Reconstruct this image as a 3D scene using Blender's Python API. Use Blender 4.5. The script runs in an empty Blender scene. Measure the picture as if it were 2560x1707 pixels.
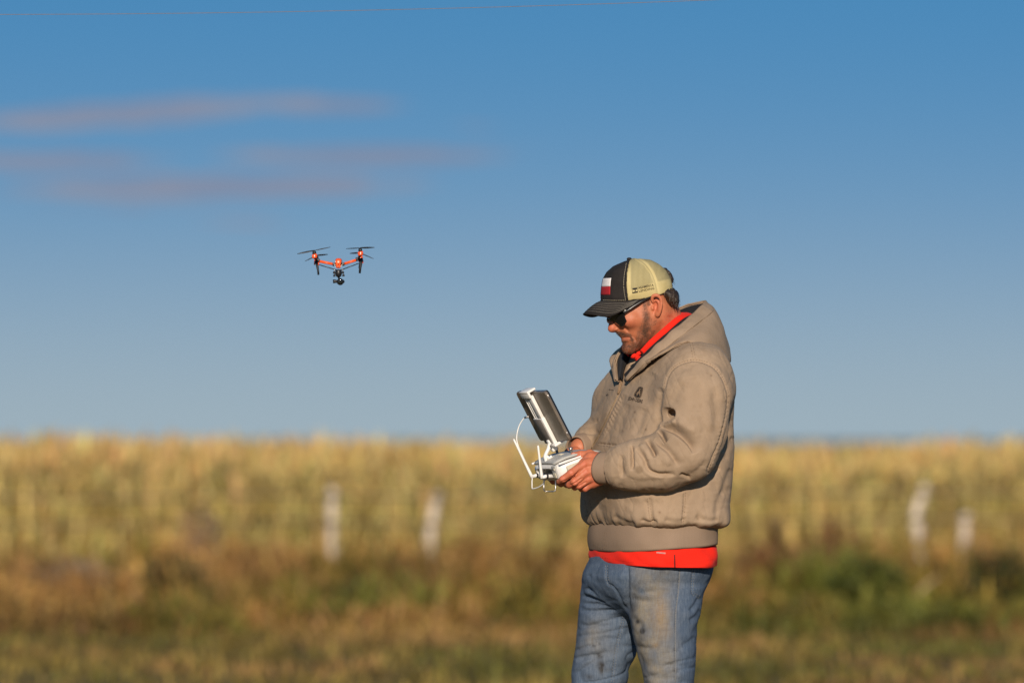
import bpy, bmesh, math, random
import numpy as np
from mathutils import Vector, Matrix, Quaternion
from mathutils.bvhtree import BVHTree

random.seed(7)
RNG = np.random.default_rng(11)
SC = bpy.context.scene
COL = SC.collection
rad = math.radians

# ---------------------------------------------------------------- camera
D = 15.0                 # camera to man, metres
KPX = 2.6624 / 2560      # metres per photograph pixel at the man
ZC = 1.32                # camera height; the horizon lies at row 1100 of the photograph
cam_d = bpy.data.cameras.new('camera')
cam = bpy.data.objects.new('camera', cam_d)
COL.objects.link(cam)
cam.location = (0, -D, ZC)
cam.rotation_euler = (rad(90), 0, 0)
cam_d.sensor_width = 36
cam_d.lens = 36 * D / 2.6624
cam_d.shift_y = (1100 - 853.5) / 2560
cam_d.clip_start = 0.5
cam_d.clip_end = 8000
cam_d.dof.use_dof = True
cam_d.dof.focus_distance = D - 0.14
cam_d.dof.aperture_fstop = 2.9
SC.camera = cam

# ---------------------------------------------------------------- sky and sun
SUN_EL, SUN_AZ = rad(19), rad(-1)       # almost straight behind the camera
sun_dir = Vector((math.sin(SUN_AZ) * math.cos(SUN_EL), -math.cos(SUN_AZ) * math.cos(SUN_EL), math.sin(SUN_EL)))
sun_d = bpy.data.lights.new('sun', 'SUN')
sun_d.energy = 5.0
sun_d.angle = rad(0.55)
sun_d.color = (1.0, 0.86, 0.70)
sun = bpy.data.objects.new('sun', sun_d)
COL.objects.link(sun)
sun.rotation_euler = sun_dir.to_track_quat('Z', 'Y').to_euler()
sun.location = sun_dir * 40

world = bpy.data.worlds.new('World')
SC.world = world
world.use_nodes = True
wn, wl = world.node_tree.nodes, world.node_tree.links
wn.clear()


def wnode(t, **kw):
    n = wn.new(t)
    for a, b in kw.items():
        setattr(n, a, b)
    return n


def wmath(op, a, b=None, c=None, clamp=False):
    n = wn.new('ShaderNodeMath')
    n.operation = op
    n.use_clamp = clamp
    for i, v in enumerate((a, b, c)):
        if v is None:
            continue
        if isinstance(v, (int, float)):
            n.inputs[i].default_value = v
        else:
            wl.new(v, n.inputs[i])
    return n.outputs[0]


w_out = wnode('ShaderNodeOutputWorld')
w_bg = wnode('ShaderNodeBackground')
w_bg.inputs['Strength'].default_value = 0.105
w_sky = wnode('ShaderNodeTexSky', sky_type='NISHITA', sun_disc=False)
w_sky.sun_elevation = SUN_EL
w_sky.sun_rotation = rad(180) - SUN_AZ
w_sky.altitude = 800
w_sky.air_density = 1.0
w_sky.dust_density = 0.35
w_sky.ozone_density = 2.2
w_tc = wnode('ShaderNodeTexCoord')
w_sep = wnode('ShaderNodeSeparateXYZ')
wl.new(w_tc.outputs['Generated'], w_sep.inputs[0])
# a clear, dry sky: deep blue a few degrees above the horizon, dusty towards it
w_up = wmath('MAXIMUM', w_sep.outputs['Z'], 0.0)
w_z2 = wmath('ADD', wmath('MULTIPLY', w_up, 0.58), 0.42)
w_comb = wnode('ShaderNodeCombineXYZ')
wl.new(w_sep.outputs['X'], w_comb.inputs[0])
wl.new(w_sep.outputs['Y'], w_comb.inputs[1])
wl.new(w_z2, w_comb.inputs[2])
w_nrm = wnode('ShaderNodeVectorMath', operation='NORMALIZE')
wl.new(w_comb.outputs[0], w_nrm.inputs[0])
wl.new(w_nrm.outputs[0], w_sky.inputs['Vector'])
# thin mauve streaks of cloud low in the sky
w_az = wmath('DIVIDE', w_sep.outputs['X'], w_sep.outputs['Y'])
w_el = wmath('DIVIDE', w_sep.outputs['Z'], w_sep.outputs['Y'])


def streak(az, el, laz, lel, tilt=0.0, amp=1.0):
    # soft lens-shaped cloud at azimuth and elevation tangents
    du = wmath('SUBTRACT', w_az, az)
    dv = wmath('SUBTRACT', wmath('SUBTRACT', w_el, el), wmath('MULTIPLY', du, tilt))
    a = wmath('POWER', wmath('ABSOLUTE', wmath('DIVIDE', du, laz)), 2.0)
    b = wmath('POWER', wmath('ABSOLUTE', wmath('DIVIDE', dv, lel)), 2.0)
    return wmath('MULTIPLY', wmath('SUBTRACT', 1.0, wmath('ADD', a, b), clamp=True), amp)


def pxa(px):
    return (px - 1280) * KPX / D


def pya(py):
    return (1100 - py) * KPX / D


def pxs(n):
    return n * KPX / D


streaks = [(330, 283, 490, 40, 0.07, 1.25), (800, 262, 290, 26, 0.0, 1.15), (120, 405, 380, 30, 0.0, 1.25),
           (900, 392, 450, 30, 0.0, 1.25), (540, 468, 640, 37, 0.01, 1.4), (330, 515, 330, 14, 0.0, 0.6),
           (620, 556, 180, 12, -0.03, 0.5), (1190, 318, 90, 9, 0.0, 0.45), (1330, 370, 240, 12, 0, 0.3)]
w_sum = None
for (sx, sy, lx, ly, ti, am) in streaks:
    s_ = streak(pxa(sx), pya(sy), pxs(lx), pxs(ly), -ti * -1.0, am)
    w_sum = s_ if w_sum is None else wmath('MAXIMUM', w_sum, s_)
w_cv = wnode('ShaderNodeCombineXYZ')
wl.new(wmath('MULTIPLY', w_az, 34.0), w_cv.inputs[0])
wl.new(wmath('MULTIPLY', w_el, 230.0), w_cv.inputs[1])


def wnoise(scale, detail, rough, dist=0.0):
    n = wnode('ShaderNodeTexNoise')
    n.inputs['Scale'].default_value = scale
    n.inputs['Detail'].default_value = detail
    n.inputs['Roughness'].default_value = rough
    n.inputs['Distortion'].default_value = dist
    wl.new(w_cv.outputs[0], n.inputs['Vector'])
    return n.outputs['Fac']


w_n1 = wnoise(2.3, 10, 0.66, 0.6)
w_n2 = wnoise(0.9, 4, 0.5)
# ragged, wispy edges: the streak's own density plus stretched noise, thresholded softly
w_den = wmath('ADD', wmath('MULTIPLY', w_sum, 0.95), wmath('MULTIPLY', wmath('SUBTRACT', w_n1, 0.5), 2.4))
w_cl = wmath('MULTIPLY', wmath('MULTIPLY', wmath('SUBTRACT', w_den, 0.12), 1.3, clamp=True), wmath('MULTIPLY', w_sum, 2.2, clamp=True))
w_cl = wmath('MULTIPLY', w_cl, 0.85)
w_cc = wnode('ShaderNodeMix', data_type='RGBA')
wl.new(wmath('MULTIPLY', wmath('SUBTRACT', w_n2, 0.38), 4.0, clamp=True), w_cc.inputs['Factor'])
w_cc.inputs['A'].default_value = (2.0, 2.4, 3.5, 1)
w_cc.inputs['B'].default_value = (2.75, 2.75, 3.4, 1)
w_hs = wnode('ShaderNodeHueSaturation')
w_hs.inputs['Saturation'].default_value = 1.30
w_hs.inputs['Hue'].default_value = 0.489
w_hs.inputs['Value'].default_value = 1.10
wl.new(w_sky.outputs[0], w_hs.inputs['Color'])
w_hz = wmath('EXPONENT', wmath('MULTIPLY', wmath('POWER', wmath('DIVIDE', w_up, 0.041), 1.65), -1.0))
w_haze = wnode('ShaderNodeMix', data_type='RGBA')
wl.new(w_hz, w_haze.inputs['Factor'])
wl.new(w_hs.outputs[0], w_haze.inputs['A'])
w_haze.inputs['B'].default_value = (3.2, 4.12, 4.75, 1)
w_mix = wnode('ShaderNodeMix', data_type='RGBA')
wl.new(w_cl, w_mix.inputs['Factor'])
wl.new(w_haze.outputs['Result'], w_mix.inputs['A'])
wl.new(w_cc.outputs['Result'], w_mix.inputs['B'])
wl.new(w_mix.outputs['Result'], w_bg.inputs['Color'])
wl.new(w_bg.outputs[0], w_out.inputs['Surface'])

vs = SC.view_settings
vs.view_transform = 'Standard'
vs.look = 'None'
vs.exposure = 0.0
vs.gamma = 1.0
vs.use_curve_mapping = False
SC.cycles.use_denoising = True
SC.render.dither_intensity = 1.6
SC.cycles.max_bounces = 6
SC.cycles.diffuse_bounces = 3
SC.cycles.transparent_max_bounces = 6


# ---------------------------------------------------------------- helpers
def tag(o, label=None, cat=None, group=None, kind=None):
    for a, b in (('label', label), ('category', cat), ('group', group), ('kind', kind)):
        if b:
            o[a] = b
    return o


def P(px, py, y=0.0):
    """point seen at a photograph pixel, at depth y behind the man"""
    s = (D + y) / D
    return Vector(((px - 1280) * KPX * s, y, ZC + (1100 - py) * KPX * s))


def PX(x, y, z):
    s = D / (D + y)
    return 1280 + x * s / KPX, 1100 - (z - ZC) * s / KPX


TA = rad(22.6)                            # the man's chest is turned this far from profile towards the camera
TC, TS = math.cos(TA), math.sin(TA)
XB = (1648 - 1280) * KPX                  # his axis


def K(px, py, s):
    """photograph pixel + distance s to his left of his middle plane"""
    y = -TS * 0.2 - TC * s
    for _ in range(4):
        sc = (D + y) / D
        x = (px - 1280) * KPX * sc
        t = (XB + TS * s - x) / TC
        y = -TS * t - TC * s
    return Vector((x, y, ZC + (1100 - py) * KPX * (D + y) / D))


HA = rad(15)
HC, HS = math.cos(HA), math.sin(HA)
XH = (1600 - 1280) * KPX
YH = -0.035


def H(px, py, s):
    y = YH - HC * s
    for _ in range(4):
        sc = (D + y) / D
        x = (px - 1280) * KPX * sc
        t = (XH + HS * s - x) / HC
        y = YH - HS * t - HC * s
    return Vector((x, y, ZC + (1100 - py) * KPX * (D + y) / D))


def mesh_obj(name, verts, faces, mat=None, parent=None, smooth=True):
    me = bpy.data.meshes.new(name)
    V = np.asarray(verts, dtype=np.float32).reshape(-1, 3)
    if isinstance(faces, np.ndarray) and faces.ndim == 2:
        nf, n = faces.shape
        me.vertices.add(len(V))
        me.vertices.foreach_set('co', V.ravel())
        me.loops.add(nf * n)
        me.loops.foreach_set('vertex_index', faces.ravel().astype(np.int32))
        me.polygons.add(nf)
        me.polygons.foreach_set('loop_start', np.arange(0, nf * n, n, dtype=np.int32))
        me.update(calc_edges=True)
        me.validate()
    else:
        me.from_pydata([tuple(map(float, v)) for v in V], [], [tuple(map(int, f)) for f in faces])
        me.update()
    if smooth:
        me.polygons.foreach_set('use_smooth', np.ones(len(me.polygons), dtype=bool))
    if mat:
        for m in (mat if isinstance(mat, (list, tuple)) else [mat]):
            me.materials.append(m)
    o = bpy.data.objects.new(name, me)
    COL.objects.link(o)
    if parent is not None:
        setparent(o, parent)
    return o


def wmat(o):
    m = o.matrix_basis.copy()
    if o.parent:
        m = wmat(o.parent) @ o.matrix_parent_inverse @ m
    return m


def setparent(o, parent):
    o.parent = parent
    o.matrix_parent_inverse = wmat(parent).inverted()


def empty(name, loc):
    e = bpy.data.objects.new(name, None)
    e.location = loc
    e.empty_display_size = 0.1
    COL.objects.link(e)
    return e


def vcol(o, name, arr):
    """per-vertex colour attribute"""
    arr = np.asarray(arr, dtype=np.float32)
    if arr.ndim == 1:
        a = o.data.attributes.new(name, 'FLOAT', 'POINT')
        a.data.foreach_set('value', arr)
    else:
        if arr.shape[1] == 3:
            arr = np.hstack([arr, np.ones((len(arr), 1), np.float32)])
        a = o.data.attributes.new(name, 'FLOAT_COLOR', 'POINT')
        a.data.foreach_set('color', arr.ravel())


def _hash(i, j, k, seed):
    h = (i * 374761393 + j * 668265263 + k * 2147483647 + seed * 974711) & 0xffffffff
    h = ((h ^ (h >> 13)) * 1274126177) & 0xffffffff
    return ((h ^ (h >> 16)) & 0xffff) / 32767.5 - 1.0


def vnoise(p, freq, seed=0):
    q = np.asarray(p, dtype=np.float64) * freq + 100.0
    i = np.floor(q).astype(np.int64)
    f = q - i
    f = f * f * (3 - 2 * f)
    out = 0
    for a in (0, 1):
        for b in (0, 1):
            for c in (0, 1):
                w = (f[:, 0] if a else 1 - f[:, 0]) * (f[:, 1] if b else 1 - f[:, 1]) * (f[:, 2] if c else 1 - f[:, 2])
                out = out + w * _hash(i[:, 0] + a, i[:, 1] + b, i[:, 2] + c, seed)
    return out


def fbm(p, freq, seed=0, oct_=3):
    o, a = 0, 1.0
    for n in range(oct_):
        o = o + a * vnoise(p, freq * 2 ** n, seed + n * 17)
        a *= 0.5
    return o


# ---- implicit surfaces -------------------------------------------------------
class Field:
    def __init__(self, lo, hi, h):
        self.lo = np.array(lo, float)
        self.h = h
        self.n = np.ceil((np.array(hi, float) - self.lo) / h).astype(int) + 1
        self.ax = [(self.lo[i] + h * np.arange(self.n[i])).astype(np.float32) for i in range(3)]
        self.F = np.full(self.n, 1.0, np.float32)

    def sl(self, lo, hi):
        out = []
        for i in range(3):
            a = int(np.clip(np.floor((lo[i] - self.lo[i]) / self.h), 0, self.n[i]))
            b = int(np.clip(np.ceil((hi[i] - self.lo[i]) / self.h) + 1, 0, self.n[i]))
            out.append(slice(a, b))
        return tuple(out)

    def xyz(self, s=None):
        s = s or (slice(None),) * 3
        return self.ax[0][s[0]][:, None, None], self.ax[1][s[1]][None, :, None], self.ax[2][s[2]][None, None, :]

    def add(self, d, k=0.0, s=None):
        s = s or (slice(None),) * 3
        A = self.F[s]
        if k > 0:
            h = np.clip(0.5 + 0.5 * (A - d) / k, 0, 1)
            self.F[s] = A + (d - A) * h - k * h * (1 - h)
        else:
            self.F[s] = np.minimum(A, d)

    def cut(self, d, k=0.0, s=None):
        """remove the inside of d"""
        s = s or (slice(None),) * 3
        A = self.F[s]
        if k > 0:
            h = np.clip(0.5 - 0.5 * (A + d) / k, 0, 1)
            self.F[s] = A + (-d - A) * h + k * h * (1 - h)
        else:
            self.F[s] = np.maximum(A, -d)

    def cone(self, a, b, ra, rb, k=0.0, m=None, cut=False):
        a, b = np.array(a, float), np.array(b, float)
        r = max(ra, rb) + (m if m is not None else max(0.02, 2 * k))
        s = self.sl(np.minimum(a, b) - r, np.maximum(a, b) + r)
        X, Y, Z = self.xyz(s)
        ba = b - a
        L = max(float(ba @ ba), 1e-12)
        t = np.clip(((X - a[0]) * ba[0] + (Y - a[1]) * ba[1] + (Z - a[2]) * ba[2]) / L, 0, 1)
        d = np.sqrt((X - a[0] - t * ba[0]) ** 2 + (Y - a[1] - t * ba[1]) ** 2 + (Z - a[2] - t * ba[2]) ** 2) - (ra + (rb - ra) * t)
        (self.cut if cut else self.add)(d.astype(np.float32), k, s)

    def chain(self, pts, rs, k=0.0):
        for i in range(len(pts) - 1):
            self.cone(pts[i], pts[i + 1], rs[i], rs[i + 1], k)

    def ell(self, c, r, k=0.0, R=None, cut=False):
        c = np.array(c, float)
        m = max(r) + max(0.015, 2 * k)
        s = self.sl(c - m, c + m)
        X, Y, Z = self.xyz(s)
        x, y, z = X - c[0], Y - c[1], Z - c[2]
        if R is not None:
            R = np.array(R)
            x, y, z = (R[0, 0] * x + R[0, 1] * y + R[0, 2] * z, R[1, 0] * x + R[1, 1] * y + R[1, 2] * z,
                       R[2, 0] * x + R[2, 1] * y + R[2, 2] * z)
        k0 = np.sqrt((x / r[0]) ** 2 + (y / r[1]) ** 2 + (z / r[2]) ** 2)
        k1 = np.sqrt((x / r[0] ** 2) ** 2 + (y / r[1] ** 2) ** 2 + (z / r[2] ** 2) ** 2) + 1e-6
        (self.cut if cut else self.add)((k0 * (k0 - 1) / k1).astype(np.float32), k, s)

    def mesh(self):
        F = self.F
        F[0] = F[-1] = 1
        F[:, 0] = F[:, -1] = 1
        F[:, :, 0] = F[:, :, -1] = 1
        I = F < 0
        n = np.array(F.shape) - 1
        cnt = np.zeros(n, np.int8)
        offs = [(a, b, c) for a in (0, 1) for b in (0, 1) for c in (0, 1)]
        for a, b, c in offs:
            cnt += I[a:a + n[0], b:b + n[1], c:c + n[2]]
        act = (cnt > 0) & (cnt < 8)
        ii = np.argwhere(act)
        idx = np.full(n, -1, np.int64)
        idx[act] = np.arange(len(ii))
        pos = np.zeros((len(ii), 3))
        num = np.zeros(len(ii))
        for p in offs:
            for axis in range(3):
                if p[axis]:
                    continue
                q = list(p)
                q[axis] = 1
                fa = F[ii[:, 0] + p[0], ii[:, 1] + p[1], ii[:, 2] + p[2]].astype(float)
                fb = F[ii[:, 0] + q[0], ii[:, 1] + q[1], ii[:, 2] + q[2]].astype(float)
                cr = (fa < 0) != (fb < 0)
                t = np.where(cr, fa / np.where(cr, fa - fb, 1), 0)
                for d in range(3):
                    pos[:, d] += cr * (p[d] + (t if d == axis else 0))
                num += cr
        V = (ii + pos / num[:, None]) * self.h + self.lo
        faces = []
        for axis in range(3):
            u, v = (axis + 1) % 3, (axis + 2) % 3
            sa = [slice(None)] * 3
            sb = [slice(None)] * 3
            sa[axis] = slice(0, -1)
            sb[axis] = slice(1, None)
            A, B = I[tuple(sa)], I[tuple(sb)]
            e = np.argwhere(A != B)
            e = e[(e[:, u] > 0) & (e[:, v] > 0) & (e[:, u] < n[u]) & (e[:, v] < n[v])]
            fl = A[e[:, 0], e[:, 1], e[:, 2]]

            def cell(du, dv):
                c = e.copy()
                c[:, u] += du
                c[:, v] += dv
                return idx[c[:, 0], c[:, 1], c[:, 2]]
            q = np.stack([cell(-1, -1), cell(0, -1), cell(0, 0), cell(-1, 0)], 1)
            q[~fl] = q[~fl][:, ::-1]
            faces.append(q)
        Q = np.concatenate(faces)
        Q = Q[(Q >= 0).all(1)]
        return V, Q


def normals(V, Q):
    n = np.cross(V[Q[:, 2]] - V[Q[:, 0]], V[Q[:, 3]] - V[Q[:, 1]])
    N = np.zeros_like(V)
    for i in range(4):
        np.add.at(N, Q[:, i], n)
    return N / (np.linalg.norm(N, axis=1, keepdims=True) + 1e-12)


def relax(V, Q, it=2, w=0.5):
    V = V.copy()
    for _ in range(it):
        S = np.zeros_like(V)
        c = np.zeros(len(V))
        for i in range(4):
            a, b = Q[:, i], Q[:, (i + 1) % 4]
            np.add.at(S, a, V[b])
            np.add.at(S, b, V[a])
            np.add.at(c, a, 1)
            np.add.at(c, b, 1)
        V += w * (S / np.maximum(c, 1)[:, None] - V)
    return V


def vpx(V):
    s = D / (D + V[:, 1])
    return 1280 + V[:, 0] * s / KPX, 1100 - (V[:, 2] - ZC) * s / KPX


def polyd(px, py, pts):
    """distance, signed side and parameter to a pixel polyline"""
    best = np.full(px.shape, 1e9)
    side = np.zeros(px.shape)
    par = np.zeros(px.shape)
    tot = sum(math.dist(pts[i], pts[i + 1]) for i in range(len(pts) - 1))
    acc = 0
    for (x0, y0), (x1, y1) in zip(pts[:-1], pts[1:]):
        dx, dy = x1 - x0, y1 - y0
        L = math.hypot(dx, dy) + 1e-9
        t = np.clip(((px - x0) * dx + (py - y0) * dy) / L ** 2, 0, 1)
        qx, qy = px - x0 - t * dx, py - y0 - t * dy
        d = np.hypot(qx, qy)
        sd = (dx * (py - y0) - dy * (px - x0)) / L
        m = d < best
        best = np.where(m, d, best)
        side = np.where(m, sd, side)
        par = np.where(m, (acc + t * L) / tot, par)
        acc += L
    return best, side, par


def spl(pts, n=8):
    """Catmull-Rom through points of any dimension"""
    p = [np.array(a, float) for a in pts]
    p = [2 * p[0] - p[1]] + p + [2 * p[-1] - p[-2]]
    out = []
    for i in range(1, len(p) - 2):
        for j in range(n):
            t = j / n
            out.append(0.5 * (2 * p[i] + (p[i + 1] - p[i - 1]) * t + (2 * p[i - 1] - 5 * p[i] + 4 * p[i + 1] - p[i + 2]) * t * t
                              + (3 * p[i] - p[i - 1] - 3 * p[i + 1] + p[i + 2]) * t ** 3))
    out.append(p[-2])
    return np.array(out)


def crease(px, py, pts, depth, w1, w2=None, fade=0.18):
    """displacement (metres, inwards positive) of a fold line: width w1 px on its left, w2 on its right, dying out at both ends"""
    d, s, t = polyd(px, py, [tuple(a) for a in spl(pts, 5)] if len(pts) > 2 else pts)
    w = np.where(s > 0, w1, w2 or w1)
    e = np.clip(np.minimum(t, 1 - t) / fade, 0, 1) ** 0.7 if fade else 1.0
    return depth * np.exp(-(d / w) ** 2) * e


def poly_sdf2(u, v, pts):
    """signed distance to a closed polygon, u and v broadcastable"""
    d = None
    ins = None
    n = len(pts)
    for i in range(n):
        x0, y0 = pts[i]
        x1, y1 = pts[(i + 1) % n]
        dx, dy = x1 - x0, y1 - y0
        t = np.clip(((u - x0) * dx + (v - y0) * dy) / (dx * dx + dy * dy + 1e-12), 0, 1)
        q = (u - x0 - t * dx) ** 2 + (v - y0 - t * dy) ** 2
        c = ((y0 > v) != (y1 > v)) & (u < dx * (v - y0) / (dy if abs(dy) > 1e-12 else 1e-12) + x0)
        d = q if d is None else np.minimum(d, q)
        ins = c if ins is None else ins ^ c
    return np.where(ins, -1, 1) * np.sqrt(d)


# ---- simple solids -----------------------------------------------------------
def tube(pts, r, seg=8, cap=True):
    """verts, faces of a tube along 3D points; r may be a list"""
    pts = [Vector(p) for p in pts]
    rs = r if isinstance(r, (list, tuple, np.ndarray)) else [r] * len(pts)
    V, F = [], []
    up = Vector((0.13, 0.31, 0.94)).normalized()
    prev = None
    for i, p in enumerate(pts):
        t = (pts[min(i + 1, len(pts) - 1)] - pts[max(i - 1, 0)]).normalized()
        a = t.cross(up if prev is None else prev)
        if a.length < 1e-4:
            a = t.cross(Vector((1, 0, 0)))
        a.normalize()
        b = t.cross(a).normalized()
        prev = a.cross(t) if prev is None else prev
        for j in range(seg):
            an = 2 * math.pi * j / seg
            V.append(p + (a * math.cos(an) + b * math.sin(an)) * rs[i])
    for i in range(len(pts) - 1):
        for j in range(seg):
            F.append((i * seg + j, i * seg + (j + 1) % seg, (i + 1) * seg + (j + 1) % seg, (i + 1) * seg + j))
    if cap:
        F.append(tuple(range(seg))[::-1])
        F.append(tuple((len(pts) - 1) * seg + j for j in range(seg)))
    return V, F


def join(*vf):
    V, F = [], []
    for v, f in vf:
        o = len(V)
        V += [Vector(p) for p in v]
        F += [tuple(i + o for i in q) for q in f]
    return V, F


def bevel_box(M, size, bev=0.003, seg=2, taper=None):
    """a bevelled box; M places it, taper = (sx, sy) scale of its top"""
    bm = bmesh.new()
    bmesh.ops.create_cube(bm, size=1)
    for v in bm.verts:
        if taper and v.co.z > 0:
            v.co.x *= taper[0]
            v.co.y *= taper[1]
        v.co = Vector((v.co.x * size[0], v.co.y * size[1], v.co.z * size[2]))
    if bev:
        bmesh.ops.bevel(bm, geom=list(bm.edges) + list(bm.verts), offset=bev, segments=seg, affect='EDGES', profile=0.5)
    bm.transform(M)
    bm.verts.index_update()
    V = [v.co.copy() for v in bm.verts]
    F = [tuple(v.index for v in f.verts) for f in bm.faces]
    bm.free()
    return V, F


def prism(pts, th, M):
    """polygon (x,y) extruded by th along z"""
    n = len(pts)
    V = [M @ Vector((x, y, 0)) for x, y in pts] + [M @ Vector((x, y, th)) for x, y in pts]
    F = [tuple(range(n))[::-1], tuple(range(n, 2 * n))] + [(i, (i + 1) % n, n + (i + 1) % n, n + i) for i in range(n)]
    return V, F


def lathe(prof, M, seg=16):
    V, F = [], []
    for r, z in prof:
        for j in range(seg):
            a = 2 * math.pi * j / seg
            V.append(M @ Vector((r * math.cos(a), r * math.sin(a), z)))
    for i in range(len(prof) - 1):
        for j in range(seg):
            F.append((i * seg + j, i * seg + (j + 1) % seg, (i + 1) * seg + (j + 1) % seg, (i + 1) * seg + j))
    F.append(tuple(range(seg))[::-1])
    F.append(tuple((len(prof) - 1) * seg + j for j in range(seg)))
    return V, F


def frame(o, x, y, z):
    return Matrix(((x[0], y[0], z[0], o[0]), (x[1], y[1], z[1], o[1]), (x[2], y[2], z[2], o[2]), (0, 0, 0, 1)))


def grid_faces(nu, nv, wrap=False):
    F = []
    for i in range(nu - 1):
        for j in range(nv if wrap else nv - 1):
            F.append((i * nv + j, i * nv + (j + 1) % nv, (i + 1) * nv + (j + 1) % nv, (i + 1) * nv + j))
    return F


def shell(G, th):
    """closed slab from a grid of points G[nu][nv]: the sheet and its copy moved inwards by th"""
    G = np.array(G, float)
    nu, nv = G.shape[:2]
    du = np.gradient(G, axis=0)
    dv = np.gradient(G, axis=1)
    N = np.cross(du, dv)
    N /= np.linalg.norm(N, axis=2, keepdims=True) + 1e-9
    B = G - N * th
    V = np.concatenate([G.reshape(-1, 3), B.reshape(-1, 3)])
    m = nu * nv
    F = grid_faces(nu, nv)
    F2 = [tuple(m + i for i in f[::-1]) for f in F]
    E = []
    for i in range(nu - 1):
        a, b = i * nv, (i + 1) * nv
        E.append((a, b, m + b, m + a))
        a, b = i * nv + nv - 1, (i + 1) * nv + nv - 1
        E.append((b, a, m + a, m + b))
    for j in range(nv - 1):
        a, b = j, j + 1
        E.append((b, a, m + a, m + b))
        a, b = (nu - 1) * nv + j, (nu - 1) * nv + j + 1
        E.append((a, b, m + b, m + a))
    return V, F + F2 + E


# ---------------------------------------------------------------- materials
def lin(r, g, b):
    return tuple(((c / 255 + 0.055) / 1.055) ** 2.4 if c > 10 else c / 255 / 12.92 for c in (r, g, b))


class NT:
    def __init__(self, name):
        self.m = bpy.data.materials.new(name)
        self.m.use_nodes = True
        self.n = self.m.node_tree.nodes
        self.l = self.m.node_tree.links
        self.b = self.n['Principled BSDF']
        self.out = self.n['Material Output']
        self.tc = None

    def put(self, sock, v):
        if isinstance(v, (int, float)):
            sock.default_value = v
        elif isinstance(v, tuple):
            sock.default_value = v if len(v) == 4 or sock.type == 'VECTOR' else (*v, 1)
        else:
            self.l.new(v, sock)

    def coord(self, scale=(1, 1, 1), kind='Object'):
        if self.tc is None:
            self.tc = self.n.new('ShaderNodeTexCoord')
        mp = self.n.new('ShaderNodeMapping')
        mp.inputs['Scale'].default_value = scale
        self.l.new(self.tc.outputs[kind], mp.inputs['Vector'])
        return mp.outputs[0]

    def noise(self, scale, detail=4, rough=0.55, sc=(1, 1, 1), dist=0.0):
        t = self.n.new('ShaderNodeTexNoise')
        t.inputs['Scale'].default_value = scale
        t.inputs['Detail'].default_value = detail
        t.inputs['Roughness'].default_value = rough
        t.inputs['Distortion'].default_value = dist
        self.l.new(self.coord(sc), t.inputs['Vector'])
        return t.outputs['Fac']

    def wave(self, scale, direction='X', sc=(1, 1, 1), dist=0.0):
        t = self.n.new('ShaderNodeTexWave')
        t.bands_direction = direction
        t.inputs['Scale'].default_value = scale
        t.inputs['Distortion'].default_value = dist
        self.l.new(self.coord(sc), t.inputs['Vector'])
        return t.outputs['Fac']

    def math(self, op, a, b=0.0, clamp=False):
        t = self.n.new('ShaderNodeMath')
        t.operation = op
        t.use_clamp = clamp
        self.put(t.inputs[0], a)
        self.put(t.inputs[1], b)
        return t.outputs[0]

    def ramp(self, fac, stops, interp='LINEAR'):
        t = self.n.new('ShaderNodeValToRGB')
        t.color_ramp.interpolation = interp
        e = t.color_ramp.elements
        while len(e) < len(stops):
            e.new(0.5)
        for i, (p, c) in enumerate(stops):
            e[i].position = p
            e[i].color = (*c, 1) if isinstance(c, tuple) else (c, c, c, 1)
        self.l.new(fac, t.inputs[0])
        return t.outputs[0]

    def mix(self, fac, a, b, mode='MIX'):
        t = self.n.new('ShaderNodeMix')
        t.data_type = 'RGBA'
        t.blend_type = mode
        self.put(t.inputs['Factor'], fac)
        self.put(t.inputs['A'], a)
        self.put(t.inputs['B'], b)
        return t.outputs['Result']

    def attr(self, name, out='Fac'):
        t = self.n.new('ShaderNodeAttribute')
        t.attribute_name = name
        return t.outputs[out]

    def bump(self, h, strength=0.3, dist=0.002, prev=None):
        t = self.n.new('ShaderNodeBump')
        t.inputs['Strength'].default_value = strength
        t.inputs['Distance'].default_value = dist
        self.put(t.inputs['Height'], h)
        if prev is not None:
            self.l.new(prev, t.inputs['Normal'])
        self.l.new(t.outputs[0], self.b.inputs['Normal'])
        return t.outputs[0]

    def set(self, col=None, rough=None, metal=None, spec=None, **kw):
        if col is not None:
            self.put(self.b.inputs['Base Color'], col)
        if rough is not None:
            self.put(self.b.inputs['Roughness'], rough)
        if metal is not None:
            self.put(self.b.inputs['Metallic'], metal)
        if spec is not None:
            self.put(self.b.inputs['Specular IOR Level'], spec)
        for a, v in kw.items():
            self.put(self.b.inputs[a.replace('_', ' ')], v)
        return self.m


def plain(name, col, rough=0.6, metal=0.0, spec=0.4, var=0.12, scale=60.0, bump=0.08):
    """a paint, plastic or metal with a little unevenness"""
    t = NT(name)
    n = t.noise(scale, 4)
    c = t.ramp(n, [(0.3, tuple(x * (1 - var) for x in col)), (0.7, tuple(min(1, x * (1 + var)) for x in col))])
    t.bump(t.noise(scale * 6, 3), bump, 0.0006)
    return t.set(c, rough, metal, spec)


# ================================================================ the setting
def foliage_mat(name, rough=0.65, trans=0.25, bright=1.0):
    t = NT(name)
    c = t.attr('Col', 'Color')
    n = t.noise(9.0, 3)
    c2 = t.mix(1.0, c, t.ramp(n, [(0.3, 0.8 * bright), (0.7, 1.15 * bright)]), 'MULTIPLY')
    t.set(c2, rough, 0, 0.25)
    tr = t.n.new('ShaderNodeBsdfTranslucent')
    t.l.new(c2, tr.inputs['Color'])
    ms = t.n.new('ShaderNodeMixShader')
    ms.inputs[0].default_value = trans
    t.l.new(t.b.outputs[0], ms.inputs[1])
    t.l.new(tr.outputs[0], ms.inputs[2])
    t.l.new(ms.outputs[0], t.out.inputs['Surface'])
    return t.m


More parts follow.
